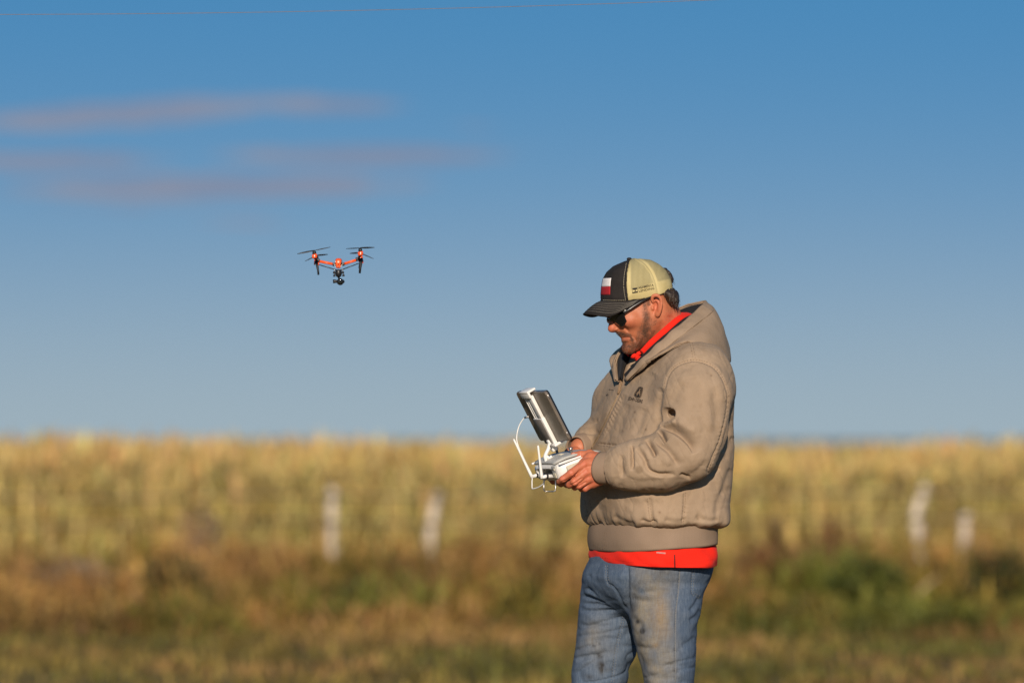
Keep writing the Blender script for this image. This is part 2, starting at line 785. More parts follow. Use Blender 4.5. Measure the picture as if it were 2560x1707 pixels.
M_CROP = foliage_mat('dry_crop_leaves', trans=0.32)
M_WEED = foliage_mat('weed_leaves', trans=0.2)
M_GRASS = foliage_mat('short_grass_blades', trans=0.25)

t = NT('field_soil')
n1 = t.noise(0.35, 5, 0.6)
n2 = t.noise(4.0, 6, 0.65)
c = t.mix(n1, (0.17, 0.115, 0.042), (0.15, 0.125, 0.038))
c = t.mix(t.ramp(n2, [(0.45, 0.0), (0.7, 1.0)]), c, (0.22, 0.14, 0.06))
t.bump(t.noise(14, 6, 0.7), 0.6, 0.05)
M_SOIL = t.set(c, 0.95, 0, 0.1)

# ground: one sheet to the horizon, gently uneven near the camera
gx = np.concatenate([np.array([-4000, -1200, -400, -150, -60]), np.linspace(-30, 30, 61), np.array([60, 150, 400, 1200, 4000])])
gy = np.concatenate([np.array([-200, -60]), np.linspace(-25, 75, 81), np.array([120, 200, 400, 900, 2000, 5000])])
GX, GY = np.meshgrid(gx, gy, indexing='ij')
gp = np.stack([GX.ravel(), GY.ravel(), np.zeros(GX.size)], 1)
near = np.clip((70 - np.abs(gp[:, 1] - 25)) / 30, 0, 1) * np.clip((40 - np.abs(gp[:, 0])) / 20, 0, 1)
gp[:, 2] = 0.05 * near * vnoise(gp, 0.35, 3) - 0.02
gp[(np.abs(gp[:, 0]) < 1.6) & (np.abs(gp[:, 1]) < 1.6), 2] = -0.004
ground = mesh_obj('ground', gp, np.array(grid_faces(len(gx), len(gy)))[:, ::-1], M_SOIL)
tag(ground, 'dry brown field soil with thin grass stretching to the horizon', 'ground', kind='structure')


class Leaves:
    """collects leaf strips and stems of one plant or one mass into numpy arrays"""

    def __init__(self):
        self.V, self.F, self.C, self.n = [], [], [], 0

    def put(self, V, F, C):
        V = np.asarray(V, float)
        self.V.append(V)
        self.F.append(np.asarray(F) + self.n)
        self.C.append(np.broadcast_to(np.asarray(C, float), (len(V), 3)))
        self.n += len(V)

    def strips(self, base, direc, length, width, droop, col, col2=None, seg=3):
        """n curved blades at once: base (n,3), horizontal direction angle, length, width, droop"""
        n = len(base)
        base = np.asarray(base, float)
        az, el = direc
        s = np.linspace(0, 1, seg + 1)
        hd = np.stack([np.cos(az), np.sin(az), np.zeros(n)], 1)
        sd = np.stack([-np.sin(az), np.cos(az), np.zeros(n)], 1)
        rows = []
        for v in s:
            a = el - droop * v
            r = length[:, None] * v * (np.cos(a)[:, None] * hd + np.sin(a)[:, None] * np.array([0, 0, 1.0]))
            w = width * np.sin(math.pi * (0.18 + 0.80 * v)) * 0.5
            rows.append((base + r - sd * w[:, None], base + r + sd * w[:, None]))
        V = np.stack([p for ab in rows for p in ab], 1).reshape(-1, 3)
        k = 2 * (seg + 1)
        f = np.array([(2 * i, 2 * i + 1, 2 * i + 3, 2 * i + 2) for i in range(seg)])
        F = (f[None] + (np.arange(n) * k)[:, None, None]).reshape(-1, 4)
        C = np.repeat(np.asarray(col, float).reshape(-1, 3) * np.ones((n, 1)), k, 0)
        self.put(V, F, C)

    def obj(self, name, mat, parent=None):
        o = mesh_obj(name, np.concatenate(self.V), np.concatenate(self.F).astype(np.int32), mat, parent, smooth=False)
        vcol(o, 'Col', np.concatenate(self.C))
        return o


def pick(pal, n, w=None, jit=0.15):
    pal = np.array(pal, float)
    i = RNG.choice(len(pal), n, p=w)
    return pal[i] * (1 + jit * RNG.standard_normal((n, 1))) * (1 + 0.06 * RNG.standard_normal((n, 3)))


# --- crop field: ripe grain plants, a mass nobody could count
CROP_TOP = [(0.76, 0.58, 0.22), (0.78, 0.62, 0.24), (0.68, 0.52, 0.20)]
CROP_MID = [(0.70, 0.55, 0.20), (0.64, 0.53, 0.19), (0.74, 0.58, 0.22), (0.52, 0.48, 0.17)]
CROP_LOW = [(0.72, 0.50, 0.19), (0.68, 0.45, 0.15), (0.72, 0.54, 0.22), (0.44, 0.32, 0.12)]


def crop_plants(L, x, y, hgt, leaves=9):
    n = len(x)
    b = np.stack([x, y, np.full(n, -0.03)], 1)
    az = RNG.uniform(0, 2 * math.pi, n)
    L.strips(b, (az, np.full(n, 1.53) + 0.06 * RNG.standard_normal(n)), hgt * 0.98, np.full(n, 0.03), np.full(n, 0.05),
             pick([(0.62, 0.52, 0.19), (0.64, 0.48, 0.18)], n), seg=2)
    for k in range(leaves):
        v = (k + RNG.uniform(0, 1, n)) / leaves
        z = hgt * (0.06 + 0.80 * v)
        lb = b + np.stack([0 * z, 0 * z, z], 1)
        patch = vnoise(np.stack([x * 0.8, y * 0.5, z], 1), 1.0, 5)
        c = np.where((v < 0.30 + 0.1 * patch)[:, None], pick(CROP_LOW, n, jit=0.08), pick(CROP_MID, n, jit=0.08))
        c = np.where((v > 0.78)[:, None], pick(CROP_TOP, n), c)
        L.strips(lb, (RNG.uniform(0, 2 * math.pi, n), RNG.uniform(0.55, 1.35, n)), hgt * RNG.uniform(0.18, 0.36, n),
                 RNG.uniform(0.02, 0.045, n), RNG.uniform(0.8, 2.2, n), c, seg=3)
    for k in range(3):
        top = b + np.stack([RNG.normal(0, 0.015, n), RNG.normal(0, 0.015, n), hgt * 0.90], 1)
        L.strips(top, (RNG.uniform(0, 2 * math.pi, n), np.full(n, 1.45)), hgt * RNG.uniform(0.10, 0.17, n), np.full(n, 0.05),
                 RNG.uniform(-0.1, 0.5, n), pick([(0.66, 0.46, 0.18), (0.56, 0.38, 0.15), (0.70, 0.54, 0.21)], n), seg=2)


def crop_height(x, y):
    # the field falls a little to the right; plants vary in clumps
    p = np.stack([x, y, 0 * x], 1)
    d = (y + D)
    ang = x / d
    base = 1.306 - 0.62 * np.clip(ang + 0.089, 0, 0.125) * (d / 49) * 0.9
    base = base + 0.055 * np.clip((ang - 0.055) / 0.03, 0, 1)
    return base * (1 + 0.022 * vnoise(p, 1.1, 8) + 0.025 * RNG.standard_normal(len(x)))


L = Leaves()
n = 2900
x, y = RNG.uniform(-8.5, 8.5, n), 34.0 + 7.5 * RNG.uniform(0, 1, n) ** 1.3
y = 34.0 + np.round((y - 34.0) / 0.5) * 0.5 + RNG.normal(0, 0.06, n)
crop_plants(L, x, y, crop_height(x, y) * RNG.uniform(0.88, 1.05, n), 15)
n = 3000
x2 = RNG.uniform(8.5, 17, n) * RNG.choice([-1, 1], n)
y2 = 34.0 + 8.0 * RNG.uniform(0, 1, n) ** 1.4
crop_plants(L, x2, y2, 1.30 * (1 + 0.04 * RNG.standard_normal(n)), 9)
y = 41.5 + 110 * RNG.uniform(0, 1, n) ** 1.5
x = RNG.uniform(-1, 1, n) * (11 + (y - 34) * 0.16)
crop_plants(L, x, y, crop_height(x, y) * RNG.uniform(0.95, 1.03, n), 6)
crop = L.obj('crop_field', M_CROP)
tag(crop, 'ripe golden grain field filling the background below the sky', 'crop field', kind='stuff')

# --- dry amber grass along the field edge and behind the fence
L = Leaves()
n = 15000
x, y = RNG.uniform(-15, 15, n), RNG.uniform(31.2, 34.3, n)
dens = vnoise(np.stack([x, y, 0 * x], 1), 0.8, 21)
h = (0.50 + 0.22 * dens + 0.10 * RNG.standard_normal(n)).clip(0.15, 0.95) * (0.7 + 0.3 * (y - 31.2) / 3)
L.strips(np.stack([x, y, np.full(n, -0.03)], 1), (RNG.uniform(0, 6.28, n), RNG.uniform(1.1, 1.55, n)), h, RNG.uniform(0.02, 0.045, n),
         RNG.uniform(0, 0.7, n), pick([(0.62, 0.39, 0.13), (0.56, 0.32, 0.10), (0.64, 0.44, 0.16), (0.42, 0.26, 0.10)], n), seg=2)
tall = L.obj('dry_grass', M_WEED)
tag(tall, 'tall amber dry grass along the edge of the grain field', 'grass', kind='stuff')

# --- weeds in front of the fence: browns, russets, olives in patches
WEED_PAL = np.array([(0.33, 0.175, 0.050), (0.27, 0.135, 0.045), (0.37, 0.21, 0.075), (0.23, 0.165, 0.035), (0.19, 0.165, 0.030),
                     (0.30, 0.20, 0.09), (0.15, 0.155, 0.028), (0.39, 0.24, 0.07)])


def weed_color(x, y, n):
    p = np.stack([x, y * 0.8, 0 * x], 1)
    a = vnoise(p, 0.9, 31) + 0.45 * vnoise(p, 2.3, 32)
    b = vnoise(p, 0.7, 41) + 0.45 * vnoise(p, 1.9, 42)
    g = np.clip((a + 0.95) / 1.9, 0, 0.999)
    order = np.array([6, 4, 3, 0, 2, 7, 1, 0])
    i = order[(g * 8).astype(int)]
    c = WEED_PAL[i] * (1.02 + 0.52 * b).clip(0.35, 1.8)[:, None]
    return c * (1 + 0.16 * RNG.standard_normal((n, 1)))


L = Leaves()
n = 52000
x = RNG.uniform(-14, 14, n)
y = 23.6 + 8.6 * RNG.uniform(0, 1, n) ** 0.72
p = np.stack([x, y, 0 * x], 1)
hh = (0.42 + 0.22 * vnoise(p, 0.75, 51) + 0.13 * vnoise(p, 2.1, 52)).clip(0.10, 0.9) * (0.28 + 0.72 * np.clip((y - 24.4) / 3.6 + 0.25 * vnoise(p, 0.5, 57), 0, 1))
L.strips(np.stack([x, y, np.full(n, -0.03)], 1), (RNG.uniform(0, 6.28, n), RNG.uniform(0.75, 1.5, n)), hh * RNG.uniform(0.7, 1.35, n),
         RNG.uniform(0.015, 0.05, n), RNG.uniform(-0.1, 0.9, n), weed_color(x, y, n), seg=2)
n = 27000      # side leaves and twigs through the height
x = RNG.uniform(-14, 14, n)
y = 24.2 + 7.8 * RNG.uniform(0, 1, n) ** 0.72
p = np.stack([x, y, 0 * x], 1)
hh = (0.42 + 0.22 * vnoise(p, 0.75, 51) + 0.13 * vnoise(p, 2.1, 52)).clip(0.10, 0.9) * (0.28 + 0.72 * np.clip((y - 24.4) / 3.6 + 0.25 * vnoise(p, 0.5, 57), 0, 1))
L.strips(np.stack([x, y, hh * RNG.uniform(0.1, 0.95, n)], 1), (RNG.uniform(0, 6.28, n), RNG.uniform(-0.2, 1.2, n)), RNG.uniform(0.06, 0.17, n),
         RNG.uniform(0.025, 0.06, n), RNG.uniform(-0.3, 0.9, n), weed_color(x, y, n), seg=2)
weeds = L.obj('weeds', M_WEED)
tag(weeds, 'tangled brown and olive weeds in front of the fence', 'weeds', kind='stuff')

# --- short grass in front of the weeds
L = Leaves()
n = 48000
x = RNG.uniform(-12.5, 12.5, n)
y = 13.5 + 13.6 * RNG.uniform(0, 1, n)
p = np.stack([x, y, 0 * x], 1)
g = vnoise(p, 0.8, 61) + 0.5 * vnoise(p, 2.4, 62) + 0.22 + 0.25 * np.clip((y - 22) / 4, 0, 1)
pal = np.where((g > 0.55)[:, None], np.array([[0.36, 0.215, 0.075]]), np.where((g > -0.1)[:, None], np.array([[0.27, 0.195, 0.050]]), np.array([[0.17, 0.158, 0.034]])))
pal = pal * (1 + 0.35 * vnoise(p, 1.5, 66))[:, None] * (1 + 0.2 * RNG.standard_normal((n, 1)))
L.strips(np.stack([x, y, np.full(n, -0.03)], 1), (RNG.uniform(0, 6.28, n), RNG.uniform(0.6, 1.5, n)), RNG.uniform(0.06, 0.15, n),
         RNG.uniform(0.012, 0.03, n), RNG.uniform(0, 1.0, n), pal, seg=2)
n = 14000
x = RNG.uniform(-5, 5, n)
y = -6 + 19.5 * RNG.uniform(0, 1, n)
p = np.stack([x, y, 0 * x], 1)
L.strips(np.stack([x, y, np.full(n, -0.03)], 1), (RNG.uniform(0, 6.28, n), RNG.uniform(0.6, 1.5, n)), RNG.uniform(0.05, 0.12, n),
         RNG.uniform(0.006, 0.014, n), RNG.uniform(0, 1.0, n), pick([(0.16, 0.17, 0.05), (0.22, 0.18, 0.06)], n), seg=2)
grass = L.obj('grass', M_GRASS)
tag(grass, 'short patchy green and straw grass in front of the weeds', 'grass', kind='stuff')


# --- single bushes that stand out of the weeds
def bush(name, label, px, py_base, width, height, pal, dist, n=900, leaf=0.07, spread=1.0, stems=14, cat='bush', upright=False):
    y0 = dist - D
    base = P(px, 1100 + 19038 / dist, y0)
    base.z = -0.03
    root = empty(name, base)
    tag(root, label, cat)
    L = Leaves()
    az, el = RNG.uniform(0, 6.28, stems), RNG.uniform(0.95, 1.5, stems)
    L.strips(np.repeat([list(base)], stems, 0), (az, el), height * RNG.uniform(0.7, 1.0, stems), np.full(stems, 0.025),
             RNG.uniform(-0.1, 0.3, stems), pick([(0.16, 0.10, 0.05)], stems), seg=2)
    L.obj('stem', M_WEED, root)
    L = Leaves()
    u = RNG.standard_normal((n, 3))
    u /= np.linalg.norm(u, axis=1, keepdims=True)
    r = RNG.uniform(0.15, 1, n) ** 0.5 * (1 + 0.35 * vnoise(u * 2, 1.3, int(px)))
    c = u * r[:, None] * np.array([width / 2, width / 2.4, height / 2]) + np.array([0, 0, height * 0.52])
    c[:, 2] = np.maximum(c[:, 2], 0.02)
    el = RNG.uniform(0.9, 1.5, n) if upright else RNG.uniform(-0.3, 1.3, n)
    L.strips(c + np.array(base), (RNG.uniform(0, 6.28, n), el), leaf * RNG.uniform(0.7, 1.5, n), leaf * 0.45 * RNG.uniform(0.6, 1.4, n),
             RNG.uniform(0, 0.8, n), pick(pal, n, jit=0.2), seg=2)
    L.obj('foliage', M_WEED, root)
    return root


GREEN = [(0.13, 0.15, 0.03), (0.17, 0.18, 0.04), (0.10, 0.12, 0.03)]
DKGREEN = [(0.06, 0.075, 0.022), (0.09, 0.09, 0.03), (0.11, 0.08, 0.03)]
RUST = [(0.24, 0.115, 0.05), (0.20, 0.10, 0.045), (0.30, 0.16, 0.07)]
MAUVE = [(0.34, 0.24, 0.16), (0.28, 0.20, 0.14), (0.38, 0.26, 0.16)]
OLIVE = [(0.16, 0.13, 0.04), (0.12, 0.10, 0.035), (0.20, 0.15, 0.06)]
bush('green_bush', 'rounded bright green bush right of the man among brown weeds', 2165, 1500, 0.62, 0.50, GREEN, 42.4, 1500)
bush('dark_bush', 'dark green bush at the lower right corner of the weeds', 2500, 1560, 0.62, 0.52, DKGREEN, 42.0, 1500)
bush('rust_bush', 'rust brown bush just right of the man in the weeds', 1925, 1500, 0.55, 0.55, RUST, 43.6, 1100, upright=True)
bush('russet_weed', 'russet brown bush left of the crooked fence post', 2090, 1400, 0.5, 0.66, RUST, 45.6, 700, upright=True)
bush('grey_bush', 'greyish mauve bush near the left edge of the picture', 190, 1500, 0.9, 0.46, MAUVE, 43.6, 900)
bush('tall_grey_weed', 'tall grey brown seed-head weed left of the leftmost fence post', 500, 1400, 0.36, 0.78, MAUVE, 46.0, 500, upright=True, cat='weed')
bush('olive_bush', 'dark olive bush below the tall grey brown weed on the left', 430, 1500, 0.62, 0.48, OLIVE, 43.0, 1100)
bush('dark_olive_bush', 'dark olive bush beneath the leftmost fence post', 905, 1540, 0.5, 0.34, DKGREEN + OLIVE, 42.2, 700)
bush('low_green_bush', 'low dark green bush left of the man below the controller', 1290, 1560, 0.48, 0.32, GREEN + DKGREEN, 41.8, 800)  # leaf colours drawn from both the bright and the dark greens
bush('slender_weed', 'slender dark brown weed spike right of the jacket hem', 1938, 1400, 0.14, 0.70, [(0.17, 0.10, 0.045)], 46.2, 260, upright=True, cat='weed')

# --- fence posts: weathered branches
t = NT('weathered_post_wood')
n1 = t.noise(6, 5, 0.6, sc=(4, 4, 0.6))
c = t.ramp(n1, [(0.3, (0.46, 0.38, 0.30)), (0.6, (0.68, 0.58, 0.47)), (0.8, (0.74, 0.65, 0.53))])
t.bump(t.noise(20, 5, 0.7, sc=(4, 4, 0.5)), 0.7, 0.01)
M_POST = t.set(c, 0.9, 0, 0.15)


def post(label, pts, dist, widths):
    y0 = dist - D
    base = P(pts[-1][0], 1100, y0)
    base.z = 0
    path = [P(a, b, y0 + 0.02 * math.sin(i * 2.1)) for i, (a, b) in enumerate(pts)]
    path.append(Vector((path[-1].x, y0, -0.15)))
    s = dist / D
    ws = [w * 0.84 * KPX * s / 2 for w in widths] + [widths[-1] * 0.84 * KPX * s / 2]
    sm = spl([list(p) + [w] for p, w in zip(path, ws)], 6)
    V, F = tube([Vector(q[:3]) for q in sm], [q[3] * (1 + 0.12 * math.sin(i * 1.7)) for i, q in enumerate(sm)], 9)
    # cracked, slanting top
    V = np.array([list(v) for v in V])
    V += 0.006 * np.stack([vnoise(V, 9, 71), vnoise(V, 9, 72), vnoise(V, 9, 73)], 1)
    V[:9, 2] += 0.02 * np.cos(np.arange(9) * 2 * math.pi / 9 + pts[0][0])
    o = mesh_obj('fence_post', V, F, M_POST)
    return tag(o, label, 'fence post', 'weathered wooden fence posts')


posts = [
    post('pale straight wooden fence post, leftmost of the four', [(833, 1220), (829, 1290), (830, 1345), (834, 1400), (836, 1510)], 46.0, [27, 27, 25, 27, 28]),
    post('pale wooden fence post slightly bent, nearer the drone controller', [(1094, 1234), (1080, 1300), (1075, 1350), (1074, 1400), (1076, 1510)], 46.0, [26, 27, 28, 27, 28]),
    post('crooked pale branch fence post right of the man', [(2316, 1217), (2297, 1262), (2290, 1300), (2297, 1332), (2302, 1370), (2306, 1510)], 46.0, [32, 29, 25, 38, 26, 22]),
    post('short pale wooden fence post at the far right', [(2414, 1286), (2412, 1330), (2409, 1372), (2404, 1510)], 46.6, [31, 29, 28, 28]),
]

t = NT('rusty_fence_wire')
M_WIRE = t.set(t.ramp(t.noise(30, 4), [(0.3, (0.10, 0.075, 0.05)), (0.7, (0.20, 0.14, 0.09))]), 0.7, 0.5, 0.4)
for (py0, lab) in ((1238, 'topmost thin fence wire strung along the weathered posts'), (1305, 'lower thin fence wire strung along the weathered posts')):
    pts = []
    for i in range(41):
        px = -700 + i * 100
        pts.append(P(px, py0 + 4 * math.sin(i * 0.8) - 6 * (px - 1280) / 1280, 31.0 - 0.07))
    V, F = tube(pts, 0.010, 5)
    tag(mesh_obj('fence_wire', V, F, M_WIRE), lab, 'wire', 'fence wires')

# --- fallen sticks and straws on the grass edge
t = NT('bleached_stick')
M_STICK = t.set(t.ramp(t.noise(20, 4), [(0.3, (0.32, 0.22, 0.12)), (0.7, (0.46, 0.34, 0.19))]), 0.85, 0, 0.2)
for lab, a, b, r in (('pale fallen branch lying at the grass edge, lower right', (2270, 1606, 41.2), (2392, 1652, 40.2), 0.018),
                     ('thin straw stalk leaning in the grass right of the jeans', (1950, 1650, 36.5), (1916, 1712, 36.0), 0.012),
                     ('dry bent stalk leaning across the right-hand green bush', (2346, 1440, 41.6), (2290, 1488, 41.6), 0.012)):
    p0, p1 = P(a[0], a[1], a[2] - D), P(b[0], b[1], b[2] - D)
    mid = (p0 + p1) / 2 + Vector((0, 0, 0.012))
    V, F = tube([p0, (p0 + mid) / 2 + Vector((0.006, 0, 0.004)), mid, (p1 + mid) / 2, p1], [r * 0.5, r * 0.9, r, r, r * 0.7], 6)
    tag(mesh_obj('fallen_stick', V, F, M_STICK), lab, 'stick', 'dry sticks')

# --- overhead wire crossing the top of the sky
M_LINE = plain('overhead_wire_metal', (0.19, 0.155, 0.145), 0.6, 0.3)
pts = [P(px, 37 - 37 * ((px + 40) / 1840) ** 1.9 - 0.0 * px, 0.12) for px in range(-400 + 360, 2700, 60)]
pts = [P(-500, 40, 0.12)] + pts
V, F = tube(pts, 0.0008, 5)
tag(mesh_obj('overhead_wire', V, F, M_LINE), 'thin overhead wire crossing the top left of the sky', 'wire')


# ================================================================ the man
# ---- materials
def cloth(name, col, dirt, weave=900.0, var=0.14, rough=0.9, wr=0.5, attr=True):
    t = NT(name)
    n = t.noise(7, 5, 0.6)
    n2 = t.noise(38, 5, 0.65)
    c = t.ramp(n, [(0.25, tuple(x * (1 - var) for x in col)), (0.75, tuple(x * (1 + var) for x in col))])
    c = t.mix(t.math('MULTIPLY', t.ramp(n2, [(0.52, 0.0), (0.75, 1.0)]), 0.35), c, dirt)
    if attr:
        c = t.mix(t.math('MULTIPLY', t.attr('stain'), 1.0, True), c, tuple(x * 0.72 for x in dirt))
        c = t.mix(t.math('MULTIPLY', t.attr('worn'), 1.0, True), c, tuple(min(1, x * 1.22 + 0.03) for x in col))
    rn = t.n.new('ShaderNodeTexNoise')
    rn.noise_type = 'RIDGED_MULTIFRACTAL'
    rn.inputs['Scale'].default_value = 11
    rn.inputs['Detail'].default_value = 5
    rn.inputs['Roughness'].default_value = 0.55
    rn.inputs['Distortion'].default_value = 0.8
    t.l.new(t.coord((1.0, 1.0, 0.45)), rn.inputs['Vector'])
    b = t.bump(rn.outputs['Fac'], 0.55 * wr, 0.008)
    b = t.bump(t.noise(70, 5, 0.65), 0.45 * wr, 0.004, b)
    b = t.bump(t.noise(weave, 2, 0.5), 0.35, 0.0006, b)
    t.set(c, rough, 0, 0.15)
    t.b.inputs['Sheen Weight'].default_value = 0.03
    t.b.inputs['Sheen Roughness'].default_value = 0.5
    return t.m


TAN = (0.318, 0.229, 0.154)
M_JACKET = cloth('tan_canvas', TAN, (0.19, 0.125, 0.07))
M_HOOD = cloth('tan_canvas_hood', (0.300, 0.217, 0.149), (0.21, 0.14, 0.08), attr=False)
M_LINING = cloth('charcoal_lining', (0.014, 0.014, 0.016), (0.024, 0.023, 0.023), attr=False)
M_RED = cloth('red_shirt_cotton', (0.80, 0.022, 0.010), (0.66, 0.018, 0.010), attr=False, var=0.04)
M_THREAD = plain('tan_thread', (0.25, 0.165, 0.10), 0.9, 0, 0.1)
M_DKTHREAD = plain('brown_thread', (0.18, 0.13, 0.09), 0.9, 0, 0.1)
M_BLACKTHREAD = plain('black_embroidery', (0.018, 0.017, 0.017), 0.85, 0, 0.2)
M_PALETHREAD = plain('cream_thread', (0.60, 0.52, 0.36), 0.85, 0, 0.2)

t = NT('rib_knit')
c = t.ramp(t.noise(9, 4), [(0.3, (0.235, 0.168, 0.118)), (0.7, (0.28, 0.20, 0.142))])
t.bump(t.noise(500, 2), 0.3, 0.0006)
M_RIB = t.set(c, 0.95, 0, 0.1)

t = NT('sunburnt_skin')
n = t.noise(26, 5, 0.6)
n2 = t.noise(320, 3, 0.6)
c = t.ramp(n, [(0.25, (0.40, 0.128, 0.060)), (0.55, (0.48, 0.160, 0.078)), (0.8, (0.51, 0.185, 0.096))])
c = t.mix(t.math('MULTIPLY', t.attr('blush'), 0.8, True), c, (0.52, 0.125, 0.070))
c = t.mix(t.math('MULTIPLY', t.math('MULTIPLY', t.attr('beard'), t.ramp(t.noise(430, 3, 0.7), [(0.30, 0.55), (0.60, 1.0)])), 1.0, True), c, (0.062, 0.031, 0.018))
c = t.mix(t.math('MULTIPLY', t.attr('lip'), 0.7, True), c, (0.42, 0.12, 0.075))
b = t.bump(n2, 0.25, 0.0008)
t.bump(t.noise(90, 4), 0.15, 0.002, b)
t.b.inputs['Subsurface Weight'].default_value = 0.12
t.b.inputs['Subsurface Radius'].default_value = (0.012, 0.004, 0.002)
t.b.inputs['Subsurface Scale'].default_value = 0.5
M_SKIN = t.set(c, 0.52, 0, 0.35)

t = NT('dark_hair')
c = t.ramp(t.noise(160, 4, 0.6, sc=(1, 1, 0.35)), [(0.3, (0.012, 0.008, 0.006)), (0.7, (0.05, 0.032, 0.022))])
t.bump(t.noise(220, 3, 0.6, sc=(1, 1, 0.3)), 0.8, 0.004)
M_HAIR = t.set(c, 0.45, 0, 0.4)

t = NT('denim')
n = t.noise(4.5, 5, 0.6, sc=(1, 1, 0.8))
tw = t.noise(260, 2, 0.6, sc=(1.0, 1.0, 0.12))
tx = t.noise(260, 2, 0.6, sc=(0.15, 1.0, 1.0))
c = t.ramp(n, [(0.3, (0.050, 0.080, 0.130)), (0.7, (0.080, 0.114, 0.166))])
c = t.mix(t.math('MULTIPLY', t.attr('fade'), 1.0, True), c, (0.205, 0.175, 0.128))
c = t.mix(t.math('MULTIPLY', t.attr('rust'), 1.0, True), c, (0.225, 0.155, 0.085))
c = t.mix(t.math('MULTIPLY', t.attr('stain'), 1.0, True), c, (0.028, 0.024, 0.02))
c = t.mix(t.ramp(tw, [(0.35, 0.0), (0.7, 0.22)]), c, (0.26, 0.30, 0.35))
c = t.mix(t.ramp(tx, [(0.40, 0.14), (0.55, 0.0)]), c, (0.035, 0.05, 0.09))
b = t.bump(t.noise(48, 4), 0.35, 0.004)
t.bump(tw, 0.3, 0.0006, b)
M_DENIM = t.set(c, 0.92, 0, 0.15)
M_DENIMTHREAD = plain('pale_denim_seam', (0.19, 0.19, 0.19), 0.9, 0, 0.1)

MAN = empty('person', (XB, 0, 0))
tag(MAN, 'man in tan hooded jacket, cap and jeans looking down at a drone controller', 'person')


def rx(py):
    return ZC + (1100 - py) * KPX


def loft_field(fld, rows, e=2.25, k=0.0, ca=TC, sa=TS, yc=0.0, cap=0.02):
    """rows: (py, left px, right px, half width along his shoulders)"""
    r = spl(rows, 6)
    z = np.array([rx(q[0]) for q in r])
    xl = (r[:, 1] - 1280) * KPX
    xr = (r[:, 2] - 1280) * KPX
    A = r[:, 3]
    hx = (xr - xl) / 2
    q_ = e / (e - 1)
    B = np.maximum(hx ** q_ - (A * sa) ** q_, 0.02 ** q_) ** (1 / q_) / ca
    o = np.argsort(z)
    X, Y, Z = fld.xyz()
    zz = fld.ax[2]
    f = lambda a: np.interp(zz, z[o], a[o]).astype(np.float32)[None, None, :]
    xc, B_, A_ = f((xl + xr) / 2), f(B), f(A)
    p, q = X - xc, Y - yc
    t_ = np.abs(p * ca + q * sa)
    s_ = np.abs(p * sa - q * ca)
    v = ((t_ / B_) ** e + (s_ / A_) ** e) ** (1 / e)
    d = (v - 1) * np.minimum(A_, B_)
    zt, zb = z.max(), z.min()
    capd = np.maximum(Z - zt, zb - Z)
    h = np.clip(0.5 - 0.5 * (capd - d) / cap, 0, 1)
    d = capd + (d - capd) * h + cap * h * (1 - h)
    fld.add(d.astype(np.float32), k)


def ring_loft(name, rows, mat, parent, seg=120, e=2.6, th=0.004, rib=0.0, nrib=90, wob=0.0, ph=0.0, sub=4, hemfn=None, a0=math.pi, a1=3 * math.pi):
    """tube of cloth around the body; rows as above"""
    r = spl(rows, sub)
    G = []
    for i, (py, xl, xr, A) in enumerate(r):
        xc, hx = ((xl + xr) / 2 - 1280) * KPX, (xr - xl) / 2 * KPX
        q_ = e / (e - 1)
        B = max(hx ** q_ - (A * TS) ** q_, 0.02 ** q_) ** (1 / q_) / TC
        row = []
        for j in range(seg):
            a = a0 + (a1 - a0) * j / (seg - 1)
            ct, st = math.cos(a), math.sin(a)
            m = 1 + rib * math.sin(a * nrib) + wob * (math.sin(a * 7 + ph + i * 0.35) + 0.6 * math.sin(a * 13 + 2 * ph - i * 0.5))
            tt = B * math.copysign(abs(ct) ** (2 / e), ct) * m
            ss = A * math.copysign(abs(st) ** (2 / e), st) * m
            zz = rx(py) + (hemfn(a, i / (len(r) - 1)) if hemfn else 0)
            row.append((xc - TC * tt + TS * ss, -TS * tt - TC * ss, zz))
        G.append(row)
    V, F = shell(G, -th)
    return mesh_obj(name, V, F, mat, parent)


def cam_hit(bvh, px, py):
    o = cam.location
    d = (P(px, py, 0) - o).normalized()
    return bvh.ray_cast(o, d)


def bvh_of(o):
    me = o.data
    M = wmat(o)
    return BVHTree.FromPolygons([M @ v.co for v in me.vertices], [tuple(p.vertices) for p in me.polygons])


def stitches(name, lines, bvh, mat, parent, dash=4.2, gap=2.6, r=0.0005, lift=0.0004):
    """thread dashes laid on a surface along photograph polylines"""
    V, F = [], []
    for pts in lines:
        path = spl(pts, 10) if len(pts) > 2 else np.array([np.array(pts[0]) + (np.array(pts[1]) - np.array(pts[0])) * i / 12 for i in range(13)])
        seg = np.linalg.norm(np.diff(path, axis=0), axis=1)
        cum = np.concatenate([[0], np.cumsum(seg)])
        s = 0.0
        while s < cum[-1]:
            ab = []
            for q in (s, s + dash * 0.5, s + dash):
                q = min(q, cum[-1])
                x, y = np.interp(q, cum, path[:, 0]), np.interp(q, cum, path[:, 1])
                h = cam_hit(bvh, x, y)
                if h[0] is None:
                    break
                ab.append(h[0] + h[1] * lift)
            if len(ab) == 3 and (ab[2] - ab[0]).length < 0.05 and (ab[2] - ab[0]).length > 1e-4:
                v, f = tube(ab, [r * 0.7, r, r * 0.7], 4)
                o = len(V)
                V += v
                F += [tuple(i + o for i in q) for q in f]
            s += dash * RNG.uniform(0.85, 1.1) + gap * RNG.uniform(0.7, 1.6)
    if V:
        o = mesh_obj(name, V, F, mat, parent)
        o['kind'] = 'stuff'
        return o


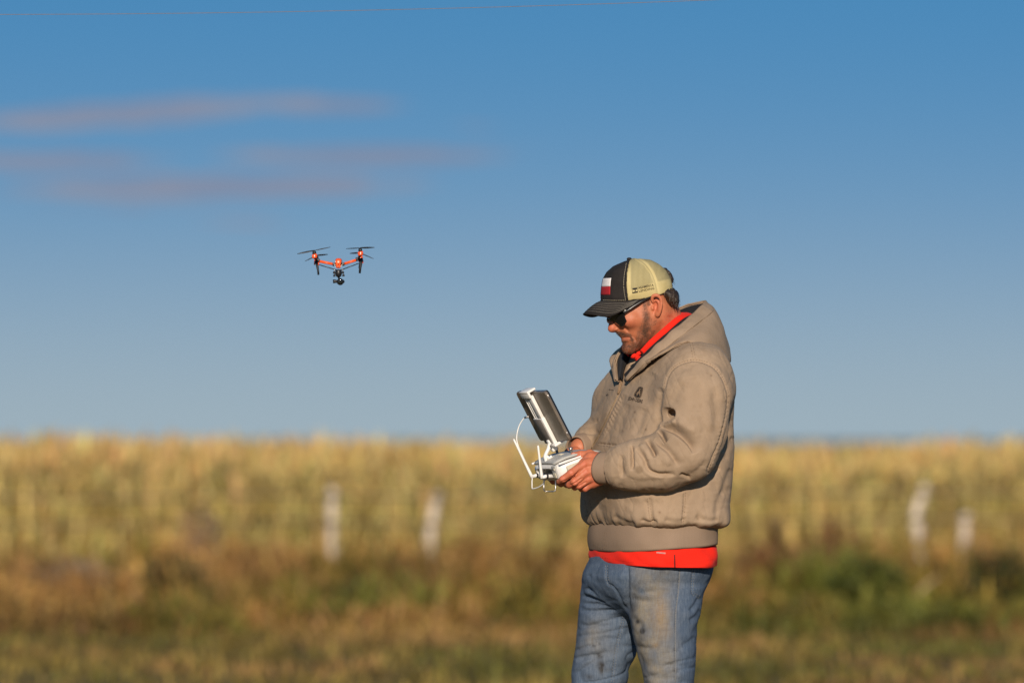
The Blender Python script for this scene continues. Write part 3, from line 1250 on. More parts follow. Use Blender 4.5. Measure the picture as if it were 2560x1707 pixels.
def surface_line(name, pts, bvh, mat, parent, r=0.001, lift=0.0005, n=10):
    path = spl(pts, n) if len(pts) > 2 else np.linspace(pts[0], pts[1], 14)
    hs = [cam_hit(bvh, x, y) for x, y in path]
    q = [h[0] + h[1] * lift for h in hs if h[0] is not None]
    if len(q) > 1:
        V, F = tube(q, r, 5)
        return mesh_obj(name, V, F, mat, parent)


def decal(name, polys, bvh, mat, parent, lift=0.0008, sub=1):
    """flat printed or embroidered shapes (pixel polygons) laid on a surface"""
    V, F = [], []
    for poly in polys:
        ids = []
        for x, y in poly:
            h = cam_hit(bvh, x, y)
            if h[0] is None:
                ids = None
                break
            ids.append(len(V))
            V.append(h[0] + h[1] * lift)
        if ids:
            F.append(tuple(ids))
    if F:
        me = mesh_obj(name, V, F, mat, parent, smooth=False)
        return me


def text_polys(s, x0, y0, height, angle, shear=0.0, width=None, bold=0.0):
    """outlines of a line of lettering as pixel triangles; x0,y0 = left end of its base line"""
    cu = bpy.data.curves.new('tmp_text', 'FONT')
    cu.body = s
    cu.size = 1.0
    cu.offset = bold
    cu.resolution_u = 2
    o = bpy.data.objects.new('tmp_text', cu)
    COL.objects.link(o)
    dg = bpy.context.evaluated_depsgraph_get()
    me = bpy.data.meshes.new_from_object(o.evaluated_get(dg))
    vs_ = [(v.co.x, v.co.y) for v in me.vertices]
    fs = [tuple(p.vertices) for p in me.polygons]
    bpy.data.objects.remove(o)
    bpy.data.curves.remove(cu)
    bpy.data.meshes.remove(me)
    mx = max(v[0] for v in vs_)
    sy = height / 0.7
    sx = (width / mx) if width else sy
    ca, sa = math.cos(angle), math.sin(angle)
    pts = []
    for x, y in vs_:
        u, v = x * sx + shear * y * sy, -y * sy
        pts.append((x0 + u * ca - v * sa, y0 + u * sa + v * ca))
    return [[pts[i] for i in f] for f in fs]


# ---- jacket ------------------------------------------------------------------
JR = [(846, 1668, 1768, .085), (862, 1628, 1790, .135), (882, 1584, 1806, .175), (912, 1552, 1820, .205), (960, 1522, 1832, .228), (1004, 1501, 1831, .236), (1060, 1481, 1829, .238),
      (1126, 1463, 1831, .238), (1200, 1454, 1826, .238), (1255, 1451, 1822, .238), (1292, 1455, 1823, .238), (1310, 1466, 1818, .232), (1320, 1482, 1800, .215)]
fld = Field((0.11, -0.385, 1.07), (0.61, 0.345, 1.60), 0.0026)
loft_field(fld, JR, e=3.0, cap=0.02)
slv = Field((0.11, -0.385, 1.07), (0.61, 0.345, 1.60), 0.0026)
near_pts = [(1738, 938, -.175, .078), (1741, 1000, -.228, .083), (1736, 1070, -.252, .081), (1716, 1126, -.262, .077), (1655, 1156, -.262, .070),
            (1596, 1163, -.245, .0625), (1556, 1168, -.226, .052), (1540, 1169, -.216, .044)]
slv.chain([P(a, b, c) for a, b, c, r in near_pts], [r for a, b, c, r in near_pts], 0.025)
far_pts = [(1602, 940, .18, .066), (1552, 1012, .195, .067), (1534, 1076, .175, .064), (1498, 1100, .11, .054), (1478, 1111, .075, .046), (1470, 1114, .062, .040)]
slv.chain([P(a, b, c) for a, b, c, r in far_pts], [r for a, b, c, r in far_pts], 0.025)
# the sleeve ends in a straight edge over the cuff
Xs, Ys, Zs = slv.xyz()
edge_x = P(1532, 1169, -.215).x + (rx(1169) - Zs) * 0.05 + (Ys + .215) * 0.60
slv.F = np.where((Ys < -.10) & (Xs < P(1600, 1100).x), np.maximum(slv.F, edge_x - Xs), slv.F).astype(np.float32)
zz = fld.ax[2][None, None, :]
kk = 0.008 + 0.05 * np.clip((zz - rx(1075)) / (rx(985) - rx(1075)), 0, 1)
hh = np.clip(0.5 + 0.5 * (fld.F - slv.F) / kk, 0, 1)
fld.F = (fld.F + (slv.F - fld.F) * hh - kk * hh * (1 - hh)).astype(np.float32)
# the deep pleat at the inside of the elbow, and the neck opening
fld.cone(P(1650, 1037, -.268), P(1683, 1038, -.295), .020, .0155, 0.005, cut=True)
fld.cone(P(1680, 1041, -.300), P(1680, 1030, -.245), .0135, .009, 0.005, cut=True)
fld.cone(P(1646, 1015, -.262), P(1651, 1056, -.270), .006, .010, 0.004, cut=True)
fld.cone(K(1640, 800, 0), K(1590, 905, 0), 0.072, 0.035, 0.01, cut=True)
V, Q = fld.mesh()
del slv, hh
V = relax(V, Q, 1, 0.4)
N = normals(V, Q)
px, py = vpx(V)
front = np.clip(-N[:, 1] * 4 - 0.2, 0, 1)
arm = V[:, 1] < -0.205 + 0.0 * px
dsp = np.zeros(len(V))
on_arm = np.clip((-0.17 - V[:, 1]) / 0.03, 0, 1) * front
on_body = front
ARM_CREASES = [
    ([(1650, 1066), (1682, 1080), (1709, 1099), (1725, 1115), (1735, 1134)], 0.0219, 2.7, 17),
    ([(1643, 1076), (1652, 1089), (1661, 1105)], 0.0173, 2.43, 7.65),
    ([(1634, 1098), (1652, 1113), (1671, 1131), (1696, 1168)], 0.0100, 3.78, 10.2),
    ([(1614, 1098), (1623, 1116), (1633, 1142)], 0.0192, 2.43, 8.5),
    ([(1590, 1121), (1606, 1144), (1612, 1166), (1624, 1182), (1650, 1190), (1690, 1188)], 0.0109, 3.24, 8.5),
    ([(1578, 1112), (1577, 1141), (1579, 1176)], 0.0155, 2.43, 5.1),
    ([(1552, 1136), (1549, 1165), (1554, 1196)], 0.0082, 3.24, 7.65),
    ([(1700, 1187), (1727, 1199)], 0.0082, 2.4, 5.1),
    ([(1738, 938), (1742, 985), (1744, 1040)], 0.0045, 15, 13),
    ([(1786, 965), (1792, 1030), (1789, 1095)], 0.0045, 11, 12),
    ([(1704, 955), (1690, 985), (1676, 1010)], 0.0045, 10, 12),
    ([(1762, 1030), (1758, 1080), (1746, 1120)], 0.0030, 10, 16),
    ([(1690, 1050), (1712, 1066), (1740, 1078)], -0.0045, 10, 12),
    ([(1654, 1064), (1672, 1058), (1688, 1052)], -0.0060, 5, 6),
    ([(1600, 1108), (1612, 1125), (1620, 1150)], -0.0035, 8, 8),
    ([(1640, 1120), (1662, 1140), (1676, 1165)], -0.0035, 10, 10),
    ([(1560, 1200), (1600, 1206), (1660, 1202)], 0.0030, 10, 8),
    ([(1770, 1150), (1745, 1178), (1718, 1192)], 0.0035, 8, 10),
]
BODY_CREASES = [
    ([(1651, 968), (1646, 994), (1642, 1024), (1650, 1062)], .0095, 6, 9),
    ([(1660, 975), (1666, 942), (1690, 913), (1733, 899), (1775, 909), (1801, 935), (1819, 974), (1820, 1019), (1806, 1088), (1786, 1138), (1768, 1185)], .0042, 3.2, 3.2),
    ([(1610, 1020), (1598, 1055), (1588, 1088)], .0045, 12, 14),
    ([(1570, 1010), (1552, 1050), (1540, 1090)], .0040, 10, 12),
    ([(1560, 985), (1536, 1040), (1512, 1090)], .0035, 7, 9),
    ([(1630, 930), (1618, 975), (1612, 1010)], .0045, 14, 12),
    ([(1700, 872), (1668, 900), (1640, 935)], .0035, 12, 12),
    ([(1772, 1188), (1785, 1180), (1800, 1168)], .0050, 4, 6),
    ([(1828, 1170), (1816, 1205), (1806, 1240)], .0045, 8, 8),
    ([(1826, 1215), (1800, 1250), (1790, 1290)], .0040, 9, 10),
    ([(1832, 1040), (1822, 1075), (1806, 1130)], .0045, 6, 9),
    ([(1834, 1090), (1822, 1120), (1812, 1150)], .0040, 6, 7),
    ([(1545, 1245), (1600, 1262), (1660, 1258)], .0035, 12, 14),
    ([(1490, 1250), (1500, 1285), (1512, 1312)], .0040, 7, 9),
    ([(1612, 1248), (1622, 1280), (1634, 1316)], .0040, 5, 7),
    ([(1712, 1232), (1711, 1270), (1708, 1314)], .0032, 4, 4),
    ([(1624, 1244), (1628, 1280), (1633, 1317)], .0032, 4, 4),
    ([(1660, 1300), (1690, 1306), (1720, 1300)], .0045, 6, 8),
    ([(1600, 1300), (1620, 1308), (1645, 1306)], .0060, 5, 7),
    ([(1740, 1290), (1770, 1302), (1800, 1300)], .0045, 6, 8),
    ([(1530, 1290), (1560, 1306), (1590, 1312)], .0045, 6, 8),
    ([(1496, 1108), (1520, 1110), (1542, 1113)], .0035, 2.5, 2.5),
    ([(1553, 968), (1541, 994), (1507, 1066), (1478, 1120)], .0040, 3, 3),
    ([(1467, 1040), (1480, 1052), (1494, 1056)], .0055, 5, 7),
    ([(1450, 1076), (1474, 1082), (1496, 1080)], .0050, 5, 7),
    ([(1436, 1100), (1458, 1108), (1470, 1122)], .0040, 4, 6),
]
for pts, dep, w1, w2 in ARM_CREASES:
    dsp += crease(px, py, pts, dep, w1, w2) * on_arm
for pts, dep, w1, w2 in BODY_CREASES:
    m = on_body * (np.clip((px - 1630) / 20, 0, 1) if dep in (0,) else 1)
    if pts[0][1] > 1225 or pts[0] in ((1772, 1188), (1828, 1170), (1826, 1215)):
        m = m * np.clip((V[:, 1] + 0.30) / 0.02, 0, 1)
    dsp += crease(px, py, pts, dep, w1, w2, 0.12 if len(pts) < 8 else 0.03) * m
q = V * np.array([1, 1, 0.7])
elb = np.exp(-(((px - 1640) / 90) ** 2 + ((py - 1150) / 60) ** 2)) * on_arm
dsp += elb * 0.0020 * (1 - np.abs(vnoise(np.stack([(px + 0.6 * py) / 26, (py - 0.6 * px) / 90, V[:, 1] * 8], 1), 1.0, 301))) ** 3
quiet = 1 - 0.85 * np.exp(-(((px - 1592) / 34) ** 2 + ((py - 988) / 30) ** 2))
dsp += 0.0010 * quiet * (1 - np.abs(vnoise(np.stack([(px - 0.4 * py) / 15, (py + 0.4 * px) / 42, V[:, 1] * 14], 1), 1.0, 311))) ** 6
dsp += 0.0014 * front * (1 - np.abs(vnoise(np.stack([(px + 0.35 * py) / 34, (py - 0.3 * px) / 120, V[:, 1] * 5], 1), 1.0, 307))) ** 4
dsp += 0.0022 * fbm(q, 14, 91, 3) + 0.0010 * np.abs(vnoise(V * np.array([1, 1, 1.6]), 42, 97))
# puckers along the seams
for pts in ([(1660, 975), (1666, 942), (1690, 913), (1733, 899), (1775, 909), (1801, 935), (1819, 974), (1820, 1019), (1806, 1088), (1786, 1138), (1768, 1185)],
            [(1729, 850), (1734, 872), (1739, 896)], [(1624, 1243), (1628, 1280), (1633, 1315)], [(1714, 1230), (1712, 1270), (1708, 1313)], [(1556, 987), (1534, 1032), (1507, 1087)]):
    d_, s_, t_ = polyd(px, py, [tuple(a) for a in spl(pts, 4)])
    ln_ = sum(math.dist(pts[i], pts[i + 1]) for i in range(len(pts) - 1))
    dsp += 0.0010 * np.sin(t_ * ln_ / 1.9 + 7 * vnoise(V, 35, 55)) * np.clip(0.5 + vnoise(V, 22, 58), 0, 1) * np.exp(-(d_ / 7) ** 2) * front
# gathers above the waistband
low = np.clip((py - 1272) / 40, 0, 1)
dsp += low * 0.0045 * vnoise(np.stack([np.arctan2(V[:, 1], V[:, 0] - XB) * 7, V[:, 2] * 6, 0 * px], 1), 1.6, 99)
V2 = V - N * dsp[:, None]
jacket = mesh_obj('jacket', V2, Q.astype(np.int32), M_JACKET, MAN)
jacket['label'] = 'worn tan canvas hooded work jacket with ribbed cuffs and waistband'
spot = np.exp(-((np.hypot(px - 1597, py - 1174) / 10.5) ** 6)) * on_arm * 0.55
spot = np.maximum(spot, 0.8 * np.exp(-((np.hypot(px - 1779, py - 937) / 2.2) ** 2)) * front)
for (sx, sy, sr, sa_) in ((1585, 1029, 3, .8), (1614, 1073, 3, .9), (1649, 1280, 3, .7), (1747, 1296, 4, .6), (1554, 1077, 3, .6), (1696, 868, 3, .5), (1680, 1352, 3, .5), (1552, 1075, 4, .4)):
    spot = np.maximum(spot, sa_ * np.exp(-((np.hypot(px - sx, py - sy) / sr) ** 2)) * front)
dirty = np.clip(0.55 - polyd(px, py, [(1512, 1040), (1490, 1095), (1474, 1150)])[0] / 26, 0, 1) * front
dirty = np.maximum(dirty, np.clip(0.4 - polyd(px, py, [(1470, 1290), (1600, 1318), (1720, 1310)])[0] / 30, 0, 1))
dirty = np.maximum(dirty, 0.5 * np.clip(fbm(V, 9, 33, 3) - 0.45, 0, 1))
vcol(jacket, 'stain', np.maximum(spot, dirty * 1.1))
vcol(jacket, 'worn', np.clip(-dsp * 60, 0, 0.5) + 0.25 * np.clip(fbm(V, 16, 44, 3) - 0.3, 0, 1))
JB = bvh_of(jacket)
fld = None

# seams of the jacket
arms = [(1660, 975), (1666, 942), (1690, 913), (1733, 899), (1775, 909), (1801, 935), (1819, 974), (1820, 1019), (1806, 1088), (1786, 1138), (1768, 1185)]
inner = [(x + (6 if x < 1690 else -5 if x > 1780 else 0), y + (6 if 1660 < x < 1800 else 0)) for x, y in arms]
stitches('seam_stitching', [arms, inner, [(1729, 850), (1734, 872), (1739, 896)], [(1723, 850), (1728, 872), (1733, 896)],
                            [(1624, 1243), (1628, 1280), (1633, 1315)], [(1618, 1244), (1622, 1280), (1627, 1315)],
                            [(1714, 1230), (1712, 1270), (1708, 1313)], [(1708, 1232), (1706, 1270), (1702, 1313)],
                            [(1496, 1107), (1520, 1109), (1542, 1113)], [(1494, 1113), (1518, 1115), (1540, 1119)],
                            [(1554, 985), (1532, 1030), (1505, 1085)], [(1559, 988), (1537, 1033), (1510, 1088)],
                            [(1462, 1250), (1468, 1275), (1480, 1300)], [(1474, 1250), (1480, 1275), (1490, 1302)]], JB, M_DKTHREAD, jacket)
surface_line('zipper', [(1553, 972), (1541, 996), (1524, 1032), (1507, 1068), (1478, 1122)], JB, plain('dull_zip_brass', (0.24, 0.17, 0.10), 0.5, 0.6), jacket, 0.0016, 0.0006)

# cuffs
def cuff(pts, r0, r1, parent):
    p = [Vector(a) for a in pts]
    ax = (p[-1] - p[0]).normalized()
    u = ax.cross(Vector((0, 0, 1))).normalized()
    w = u.cross(ax)
    G = []
    for i in range(11):
        f = i / 10
        c = p[0].lerp(p[-1], f)
        R = r0 + (r1 - r0) * f + 0.002 * math.sin(f * math.pi)
        row = []
        for j in range(121):
            a = 2 * math.pi * j / 120
            rr = R * (1 + 0.012 * math.sin(a * 60)) * (1.0 + 0.05 * math.cos(2 * a))
            row.append(c + u * math.cos(a) * rr * 0.86 + w * math.sin(a) * rr + ax * 0.004 * math.sin(a * 2 + 1))
        G.append(row)
    V, F = shell([[list(q) for q in r] for r in G], 0.004)
    return mesh_obj('cuff', V, F, M_RIB, parent)


cuff([P(1548, 1169, -.222), P(1500, 1170, -.192)], 0.0405, 0.0435, jacket)
cuff([P(1474, 1113, .066), P(1440, 1122, .022)], 0.038, 0.035, jacket)

# waistband, ribbed, rising a little to the back
def hem(a, f):
    # front (a=0) hangs lower than the back
    return -0.011 * math.cos(a) * f


wb = ring_loft('waistband', [(1306, 1482, 1792, .212), (1322, 1475, 1788, .211), (1345, 1473, 1788, .210), (1366, 1478, 1787, .208)], M_RIB, jacket, seg=481, rib=0.0012, nrib=160, wob=0.004, ph=0.4, th=0.004, hemfn=hem)
WB = bvh_of(wb)
stitches('seam_stitching', [[(1512, 1330), (1510, 1350), (1512, 1372)], [(1517, 1330), (1515, 1350), (1517, 1372)], [(1482, 1350), (1490, 1366), (1512, 1373)]], WB, M_DKTHREAD, jacket)

# hood hanging open behind the neck
rim = [(1566, 950, .028), (1604, 904, .080), (1638, 871, .105), (1676, 835, .116), (1720, 799, .098), (1754, 768, .058), (1764, 754, .0)]
mid0 = [(1567, 951, .030), (1610, 910, .094), (1648, 881, .124), (1692, 848, .138), (1742, 810, .120), (1780, 780, .072), (1781, 772, .0)]
mid = [(1568, 952, .031), (1612, 907, .108), (1650, 885, .148), (1705, 853, .170), (1764, 832, .152), (1802, 828, .092), (1806, 832, .0)]
base = [(1569, 952, .030), (1615, 909, .108), (1653, 886, .152), (1712, 857, .180), (1772, 868, .168), (1816, 900, .100), (1823, 903, .0)]
lip = [(1569, 951, .026), (1616, 904, .088), (1654, 879, .125), (1712, 848, .150), (1764, 854, .130), (1800, 880, .075), (1802, 884, .0)]


def hood_rows(rows, n=8):
    out = []
    for r in rows:
        c = spl(r, n)
        near_ = [K(*q) for q in c]
        far_ = []
        for q in c[:-1][::-1]:
            v = K(q[0], q[1], q[2])
            # mirror through his middle plane
            l_ = Vector((TS, -TC, 0))
            far_.append(v - l_ * 2 * q[2])
        out.append(near_ + far_)
    return out


rows = hood_rows([rim, mid0, mid, base, lip])
G = np.array([[list(p) for p in r] for r in rows])
G = np.transpose(G, (1, 0, 2))
G = np.array([spl(list(r), 6) for r in G])
q = G.reshape(-1, 3)
Nn = np.cross(np.gradient(G, axis=0), np.gradient(G, axis=1)).reshape(-1, 3)
Nn /= np.linalg.norm(Nn, axis=1, keepdims=True) + 1e-9
q = q + Nn * (0.0025 * fbm(q, 16, 5, 3) + 0.004 * vnoise(q, 9, 6))[:, None]
G = q.reshape(G.shape)
V, F = shell(G, 0.004)
if Nn[len(Nn) // 2][1] > 0:
    F = [f[::-1] for f in F]
hood = mesh_obj('hood', V, F, M_HOOD, jacket)
# stitched rim band of the hood
Gr = np.array([[list(p) for p in r] for r in hood_rows([[(a - 2, b - 2, c + .001) for a, b, c in rim], [(a * .55 + d * .45 - 1, b * .55 + e_ * .45 - 1, c * .55 + f_ * .45 + .0065) for (a, b, c), (d, e_, f_) in zip(rim, mid0)], [(d + 1, e_ + 1, f_ + .0065) for (a, b, c), (d, e_, f_) in zip(rim, mid0)]])])
Gr = np.transpose(Gr, (1, 0, 2))
Gr = np.array([spl(list(r), 4) for r in Gr])
q = Gr.reshape(-1, 3)
Nn = np.cross(np.gradient(Gr, axis=0), np.gradient(Gr, axis=1)).reshape(-1, 3)
Nn /= np.linalg.norm(Nn, axis=1, keepdims=True) + 1e-9
q = q + Nn * (0.0028 * vnoise(q, 48, 15))[:, None]
V, F = shell(q.reshape(Gr.shape), 0.003)
rimo = mesh_obj('hood_rim', V, F, M_HOOD, jacket)
HB = bvh_of(hood)
stitches('seam_stitching', [[(d + 2, e_ + 2) for d, e_, f_ in mid0[1:6]], [(d - 3, e_ - 4) for d, e_, f_ in mid0[1:6]]], bvh_of(rimo), M_DKTHREAD, jacket)

# charcoal lining between hood rim and shirt collar
inn = [(1560, 935, .012), (1588, 905, .040), (1620, 873, .074), (1655, 841, .092), (1700, 802, .082), (1725, 789, .042), (1731, 787, .0)]
low_ = [(1566, 950, .012), (1592, 918, .038), (1626, 892, .066), (1664, 858, .080), (1704, 826, .070), (1727, 815, .036), (1732, 812, .0)]
Gl = np.array([[list(p) for p in r] for r in hood_rows([[(a, b, c - .002) for a, b, c in rim], [((a + d) / 2, (b + e_) / 2 + 4, (c + f_) / 2) for (a, b, c), (d, e_, f_) in zip(rim, inn)], inn, low_])])
Gl = np.transpose(Gl, (1, 0, 2))
V, F = shell(np.array([spl(list(r), 4) for r in Gl]), 0.003)
mesh_obj('lining', V, F, M_LINING, jacket)
# open front below the chin: dark lining and zip tapes
decal('front_lining', [[(1545, 990), (1556, 930), (1556, 884), (1566, 878), (1580, 900), (1590, 912), (1566, 948)]], JB, M_LINING, jacket, 0.0035)
for pts in ([(1555, 884), (1559, 915), (1556, 945), (1547, 985)], [(1562, 886), (1564, 915), (1560, 945), (1549, 984)]):
    surface_line('zip_tape', pts, JB, M_THREAD, jacket, 0.0022, 0.004)
# embroidery on the chest
polys = text_polys('JOHN DEERE', 1571, 999, 8.2, rad(14), 0.0, 36, 0.02)
decal('chest_lettering', polys, JB, M_BLACKTHREAD, jacket, 0.0010)
shield = [(1597, 968), (1602, 966.5), (1607, 968), (1608.5, 971), (1606.5, 981), (1603.5, 991), (1600, 994.5), (1594, 994.5), (1588, 992), (1585.5, 988), (1587, 983), (1592, 975)]
em = decal('chest_emblem', [shield], JB, M_BLACKTHREAD, jacket, 0.0010)
deer = [[(1595, 980), (1598, 978), (1600, 974), (1601.5, 975), (1601, 978), (1603, 979), (1601, 982), (1603, 986), (1600, 985), (1597, 984), (1595, 988), (1592, 991), (1593, 987), (1592, 984)],
        [(1600, 974), (1599, 971.5), (1600.2, 971.5), (1601, 974)], [(1601.4, 974.5), (1603, 971.5), (1604, 972), (1602.4, 975)], [(1600, 985), (1602, 990), (1600.8, 990.5), (1598.4, 985)]]
decal('emblem_figure', deer, JB, M_THREAD, jacket, 0.0016)
rimpts = spl([(a, b) for a, b in [(1597, 970), (1602, 968.5), (1606, 970), (1605, 981), (1602, 990), (1597, 993), (1589, 990.5), (1588, 986), (1593, 976), (1597, 970)]], 3)
surface_line('emblem_border', [tuple(a) for a in rimpts], JB, M_THREAD, jacket, 0.0004, 0.0012, 3)
# name stitched on the far side of the chest
nm = text_polys('omm', 1522, 975, 4.2, rad(10), 0.2, 12, 0.0) + text_polys('d.', 1515, 990, 5.0, rad(-14), 0.3, 8, 0.0)
decal('chest_lettering', nm, JB, M_BLACKTHREAD, jacket, 0.0010)

# ---- shirt -------------------------------------------------------------------
def hem2(a, f):
    return (0.014 * math.cos(a) ** 2 - 0.004 - 0.003 * math.sin(a * 3 + .5)) * f


shirt = ring_loft('shirt', [(1335, 1492, 1776, .194), (1358, 1484, 1781, .199), (1372, 1479, 1788, .205), (1390, 1476, 1790, .209), (1404, 1477, 1789, .210), (1413, 1479, 1786, .210)], M_RED, MAN, seg=241, th=0.002, wob=0.011, ph=1.1, hemfn=hem2)
shirt['label'] = 'bright red polo shirt showing at collar and hem'
SB = bvh_of(shirt)
surface_line('side_slit', [(1686, 1386), (1686.5, 1404), (1687, 1421)], SB, plain('slit_shadow_cloth', (0.16, 0.012, 0.012), 0.9), shirt, 0.0022, 0.0002)
stitches('hem_stitching', [[(1500, 1392), (1590, 1405), (1680, 1412)], [(1692, 1412), (1740, 1406), (1784, 1397)]], SB, plain('red_thread', (0.72, 0.02, 0.01), 0.9), shirt, 4, 2, 0.0005)
decal('hem_tag', [[(1642, 1379), (1664, 1381), (1663.6, 1384.6), (1641.6, 1382.6)]], SB, plain('grey_tag_print', (0.50, 0.20, 0.18), 0.7), shirt, 0.0025)
# polo collar
cu = [(1601, 877, .048), (1624, 853, .074), (1654, 826, .086), (1688, 797, .076), (1706, 785, .038), (1714, 783, .0)]
cl = [(1614, 889, .052), (1638, 860, .080), (1668, 830, .094), (1702, 801, .082), (1726, 789, .042), (1733, 788, .0)]
Gc = np.array([[list(p) for p in r] for r in hood_rows([[(a - 1, b + 7, c - .006) for a, b, c in cu], cu, [((a + d) / 2 + .8, (b + e_) / 2 - .8, (c + f_) / 2 + .004) for (a, b, c), (d, e_, f_) in zip(cu, cl)], cl])])
Gc = np.transpose(Gc, (1, 0, 2))
V, F = shell(np.array([spl(list(r), 4) for r in Gc]), 0.0025)
col_o = mesh_obj('shirt_collar', V, F, M_RED, shirt)
for (a, b, c), (d, e_, f_) in ((((1602, 880, .04)), ((1590, 888, .03))), (((1590, 886, .034)), ((1578, 894, .022))), (((1604, 893, .036)), ((1590, 901, .026))), (((1598, 884, .036)), ((1588, 899, .026)))):
    v, f = tube([K(a, b, c), K((a + d) / 2, (b + e_) / 2, (c + f_) / 2 + .003), K(d, e_, f_)], [.0045, .006, .003], 8)
    mesh_obj('placket_fold', v, f, M_RED, shirt)

# ---- jeans -------------------------------------------------------------------
fld = Field((0.10, -0.235, 0.06), (0.56, 0.235, 1.06), 0.0034)
loft_field(fld, [(1352, 1502, 1766, .172), (1395, 1490, 1776, .178), (1418, 1474, 1782, .186), (1445, 1468, 1774, .182), (1487, 1490, 1752, .160), (1520, 1530, 1742, .125), (1548, 1570, 1720, .09)], e=2.4, cap=0.03)


def leg(rows, k):
    r = spl(rows, 8)
    z = np.array([rx(q[0]) for q in r])
    o = np.argsort(z)
    X, Y, Z = fld.xyz()
    f = lambda a: np.interp(fld.ax[2], z[o], a[o]).astype(np.float32)[None, None, :]
    xc = f((r[:, 1] + r[:, 2]) / 2 * KPX - 1280 * KPX)
    hx = f((r[:, 2] - r[:, 1]) / 2 * KPX)
    yc, hy = f(r[:, 3]), f(r[:, 4])
    v = ((np.abs(X - xc) / hx) ** 2.15 + (np.abs(Y - yc) / hy) ** 2.15) ** (1 / 2.15)
    d = np.maximum((v - 1) * np.minimum(hx, hy), np.maximum(Z - z.max(), z.min() - Z))
    fld.add(d.astype(np.float32), k)


leg([(1470, 1575, 1752, -.085, .085), (1523, 1572, 1749, -.088, .092), (1560, 1577, 1741, -.09, .092), (1600, 1585, 1738, -.092, .09), (1640, 1595, 1736, -.094, .088),
     (1705, 1609, 1732, -.096, .08), (1800, 1618, 1733, -.098, .072), (1950, 1622, 1728, -.10, .066), (2150, 1630, 1725, -.10, .064), (2290, 1628, 1722, -.10, .064)], 0.022)
leg([(1405, 1484, 1600, .060, .085), (1440, 1467, 1596, .070, .092), (1480, 1456, 1592, .080, .095), (1523, 1448, 1592, .088, .092), (1560, 1445, 1594, .09, .09), (1600, 1442, 1596, .092, .088), (1640, 1436, 1592, .095, .086), (1672, 1432, 1576, .098, .082),
     (1705, 1429, 1570, .10, .080), (1800, 1420, 1545, .105, .070), (1950, 1412, 1525, .11, .066), (2150, 1412, 1510, .115, .064), (2290, 1410, 1506, .115, .064)], 0.05)
V, Q = fld.mesh()
fld = None
V = relax(V, Q, 1, 0.4)
N = normals(V, Q)
px, py = vpx(V)
front = np.clip(-N[:, 1] * 4 + 0.1, 0, 1)
dsp = np.zeros(len(V))
farleg = np.clip((V[:, 1] + 0.03) / 0.03, 0, 1)
nearleg = 1 - farleg
for pts, dep, w1, w2, who in [
    ([(1466, 1436), (1485, 1450), (1505, 1462)], .0045, 4, 7, 0), ([(1460, 1470), (1490, 1487), (1530, 1497)], .0055, 4, 8, 0),
    ([(1452, 1488), (1485, 1502), (1540, 1510)], .0050, 4, 7, 0), ([(1450, 1507), (1490, 1514), (1556, 1516)], .0050, 4, 7, 0),
    ([(1448, 1526), (1495, 1528), (1556, 1524)], .0045, 4, 7, 0), ([(1446, 1562), (1480, 1565), (1530, 1562)], .0035, 5, 8, 0),
    ([(1470, 1600), (1500, 1598), (1530, 1590)], .0030, 5, 8, 0), ([(1440, 1650), (1490, 1640), (1520, 1628)], .0035, 5, 9, 0),
    ([(1576, 1495), (1610, 1503), (1650, 1502)], .0035, 5, 9, 1), ([(1574, 1470), (1600, 1480), (1640, 1478)], .0025, 6, 8, 1),
    ([(1590, 1615), (1620, 1622), (1650, 1618)], .0040, 5, 9, 1), ([(1582, 1540), (1600, 1560), (1606, 1585)], .0030, 6, 8, 1),
    ([(1752, 1490), (1738, 1510), (1724, 1528)], .0050, 5, 8, 1), ([(1752, 1522), (1740, 1540), (1722, 1552)], .0050, 5, 8, 1),
    ([(1740, 1590), (1720, 1606), (1705, 1612)], .0035, 5, 8, 1), ([(1655, 1665), (1690, 1662), (1720, 1668)], .0035, 6, 8, 1),
    ([(1620, 1690), (1650, 1695), (1690, 1690)], .0035, 6, 8, 1),
    ([(1568, 1410), (1568, 1450), (1568, 1490), (1572, 1530)], .0080, 6, 5, 2),
    ([(1515, 1412), (1516, 1440), (1520, 1458), (1530, 1463), (1540, 1475), (1555, 1505), (1566, 1524)], .0035, 3, 3, 2),
    ([(1700, 1422), (1696, 1480), (1690, 1533), (1689, 1620), (1689, 1705)], .0030, 2.6, 2.6, 1),
    ([(1732, 1420), (1730, 1480), (1748, 1493)], .0030, 3, 3, 1),
    ([(1560, 1540), (1548, 1590), (1538, 1640), (1530, 1706)], .0025, 3, 3, 0),
]:
    m = front * (farleg if who == 0 else nearleg if who == 1 else 1)
    if who == 0 and dep > .003:
        dep *= 1.8
        w1 *= .8
    dsp += crease(px, py, pts, dep, w1, w2, 0.15 if len(pts) < 5 else 0.02) * m
dsp += 0.0045 * front * (1 - np.abs(vnoise(np.stack([px / 95, (py + 0.25 * px) / 24, V[:, 1] * 4], 1), 1.0, 401))) ** 5 * (0.3 + 0.7 * farleg + 0.5 * np.clip((py - 1600) / 60, 0, 1))
dsp += 0.0022 * fbm(V * np.array([1, 1, 1.5]), 13, 191, 3) + 0.0012 * vnoise(V * np.array([1, 1, 2.2]), 40, 197)
V2 = V - N * dsp[:, None]
jeans = mesh_obj('jeans', V2, Q.astype(np.int32), M_DENIM, MAN)
jeans['label'] = 'faded blue jeans with grey worn thighs and dark stains'
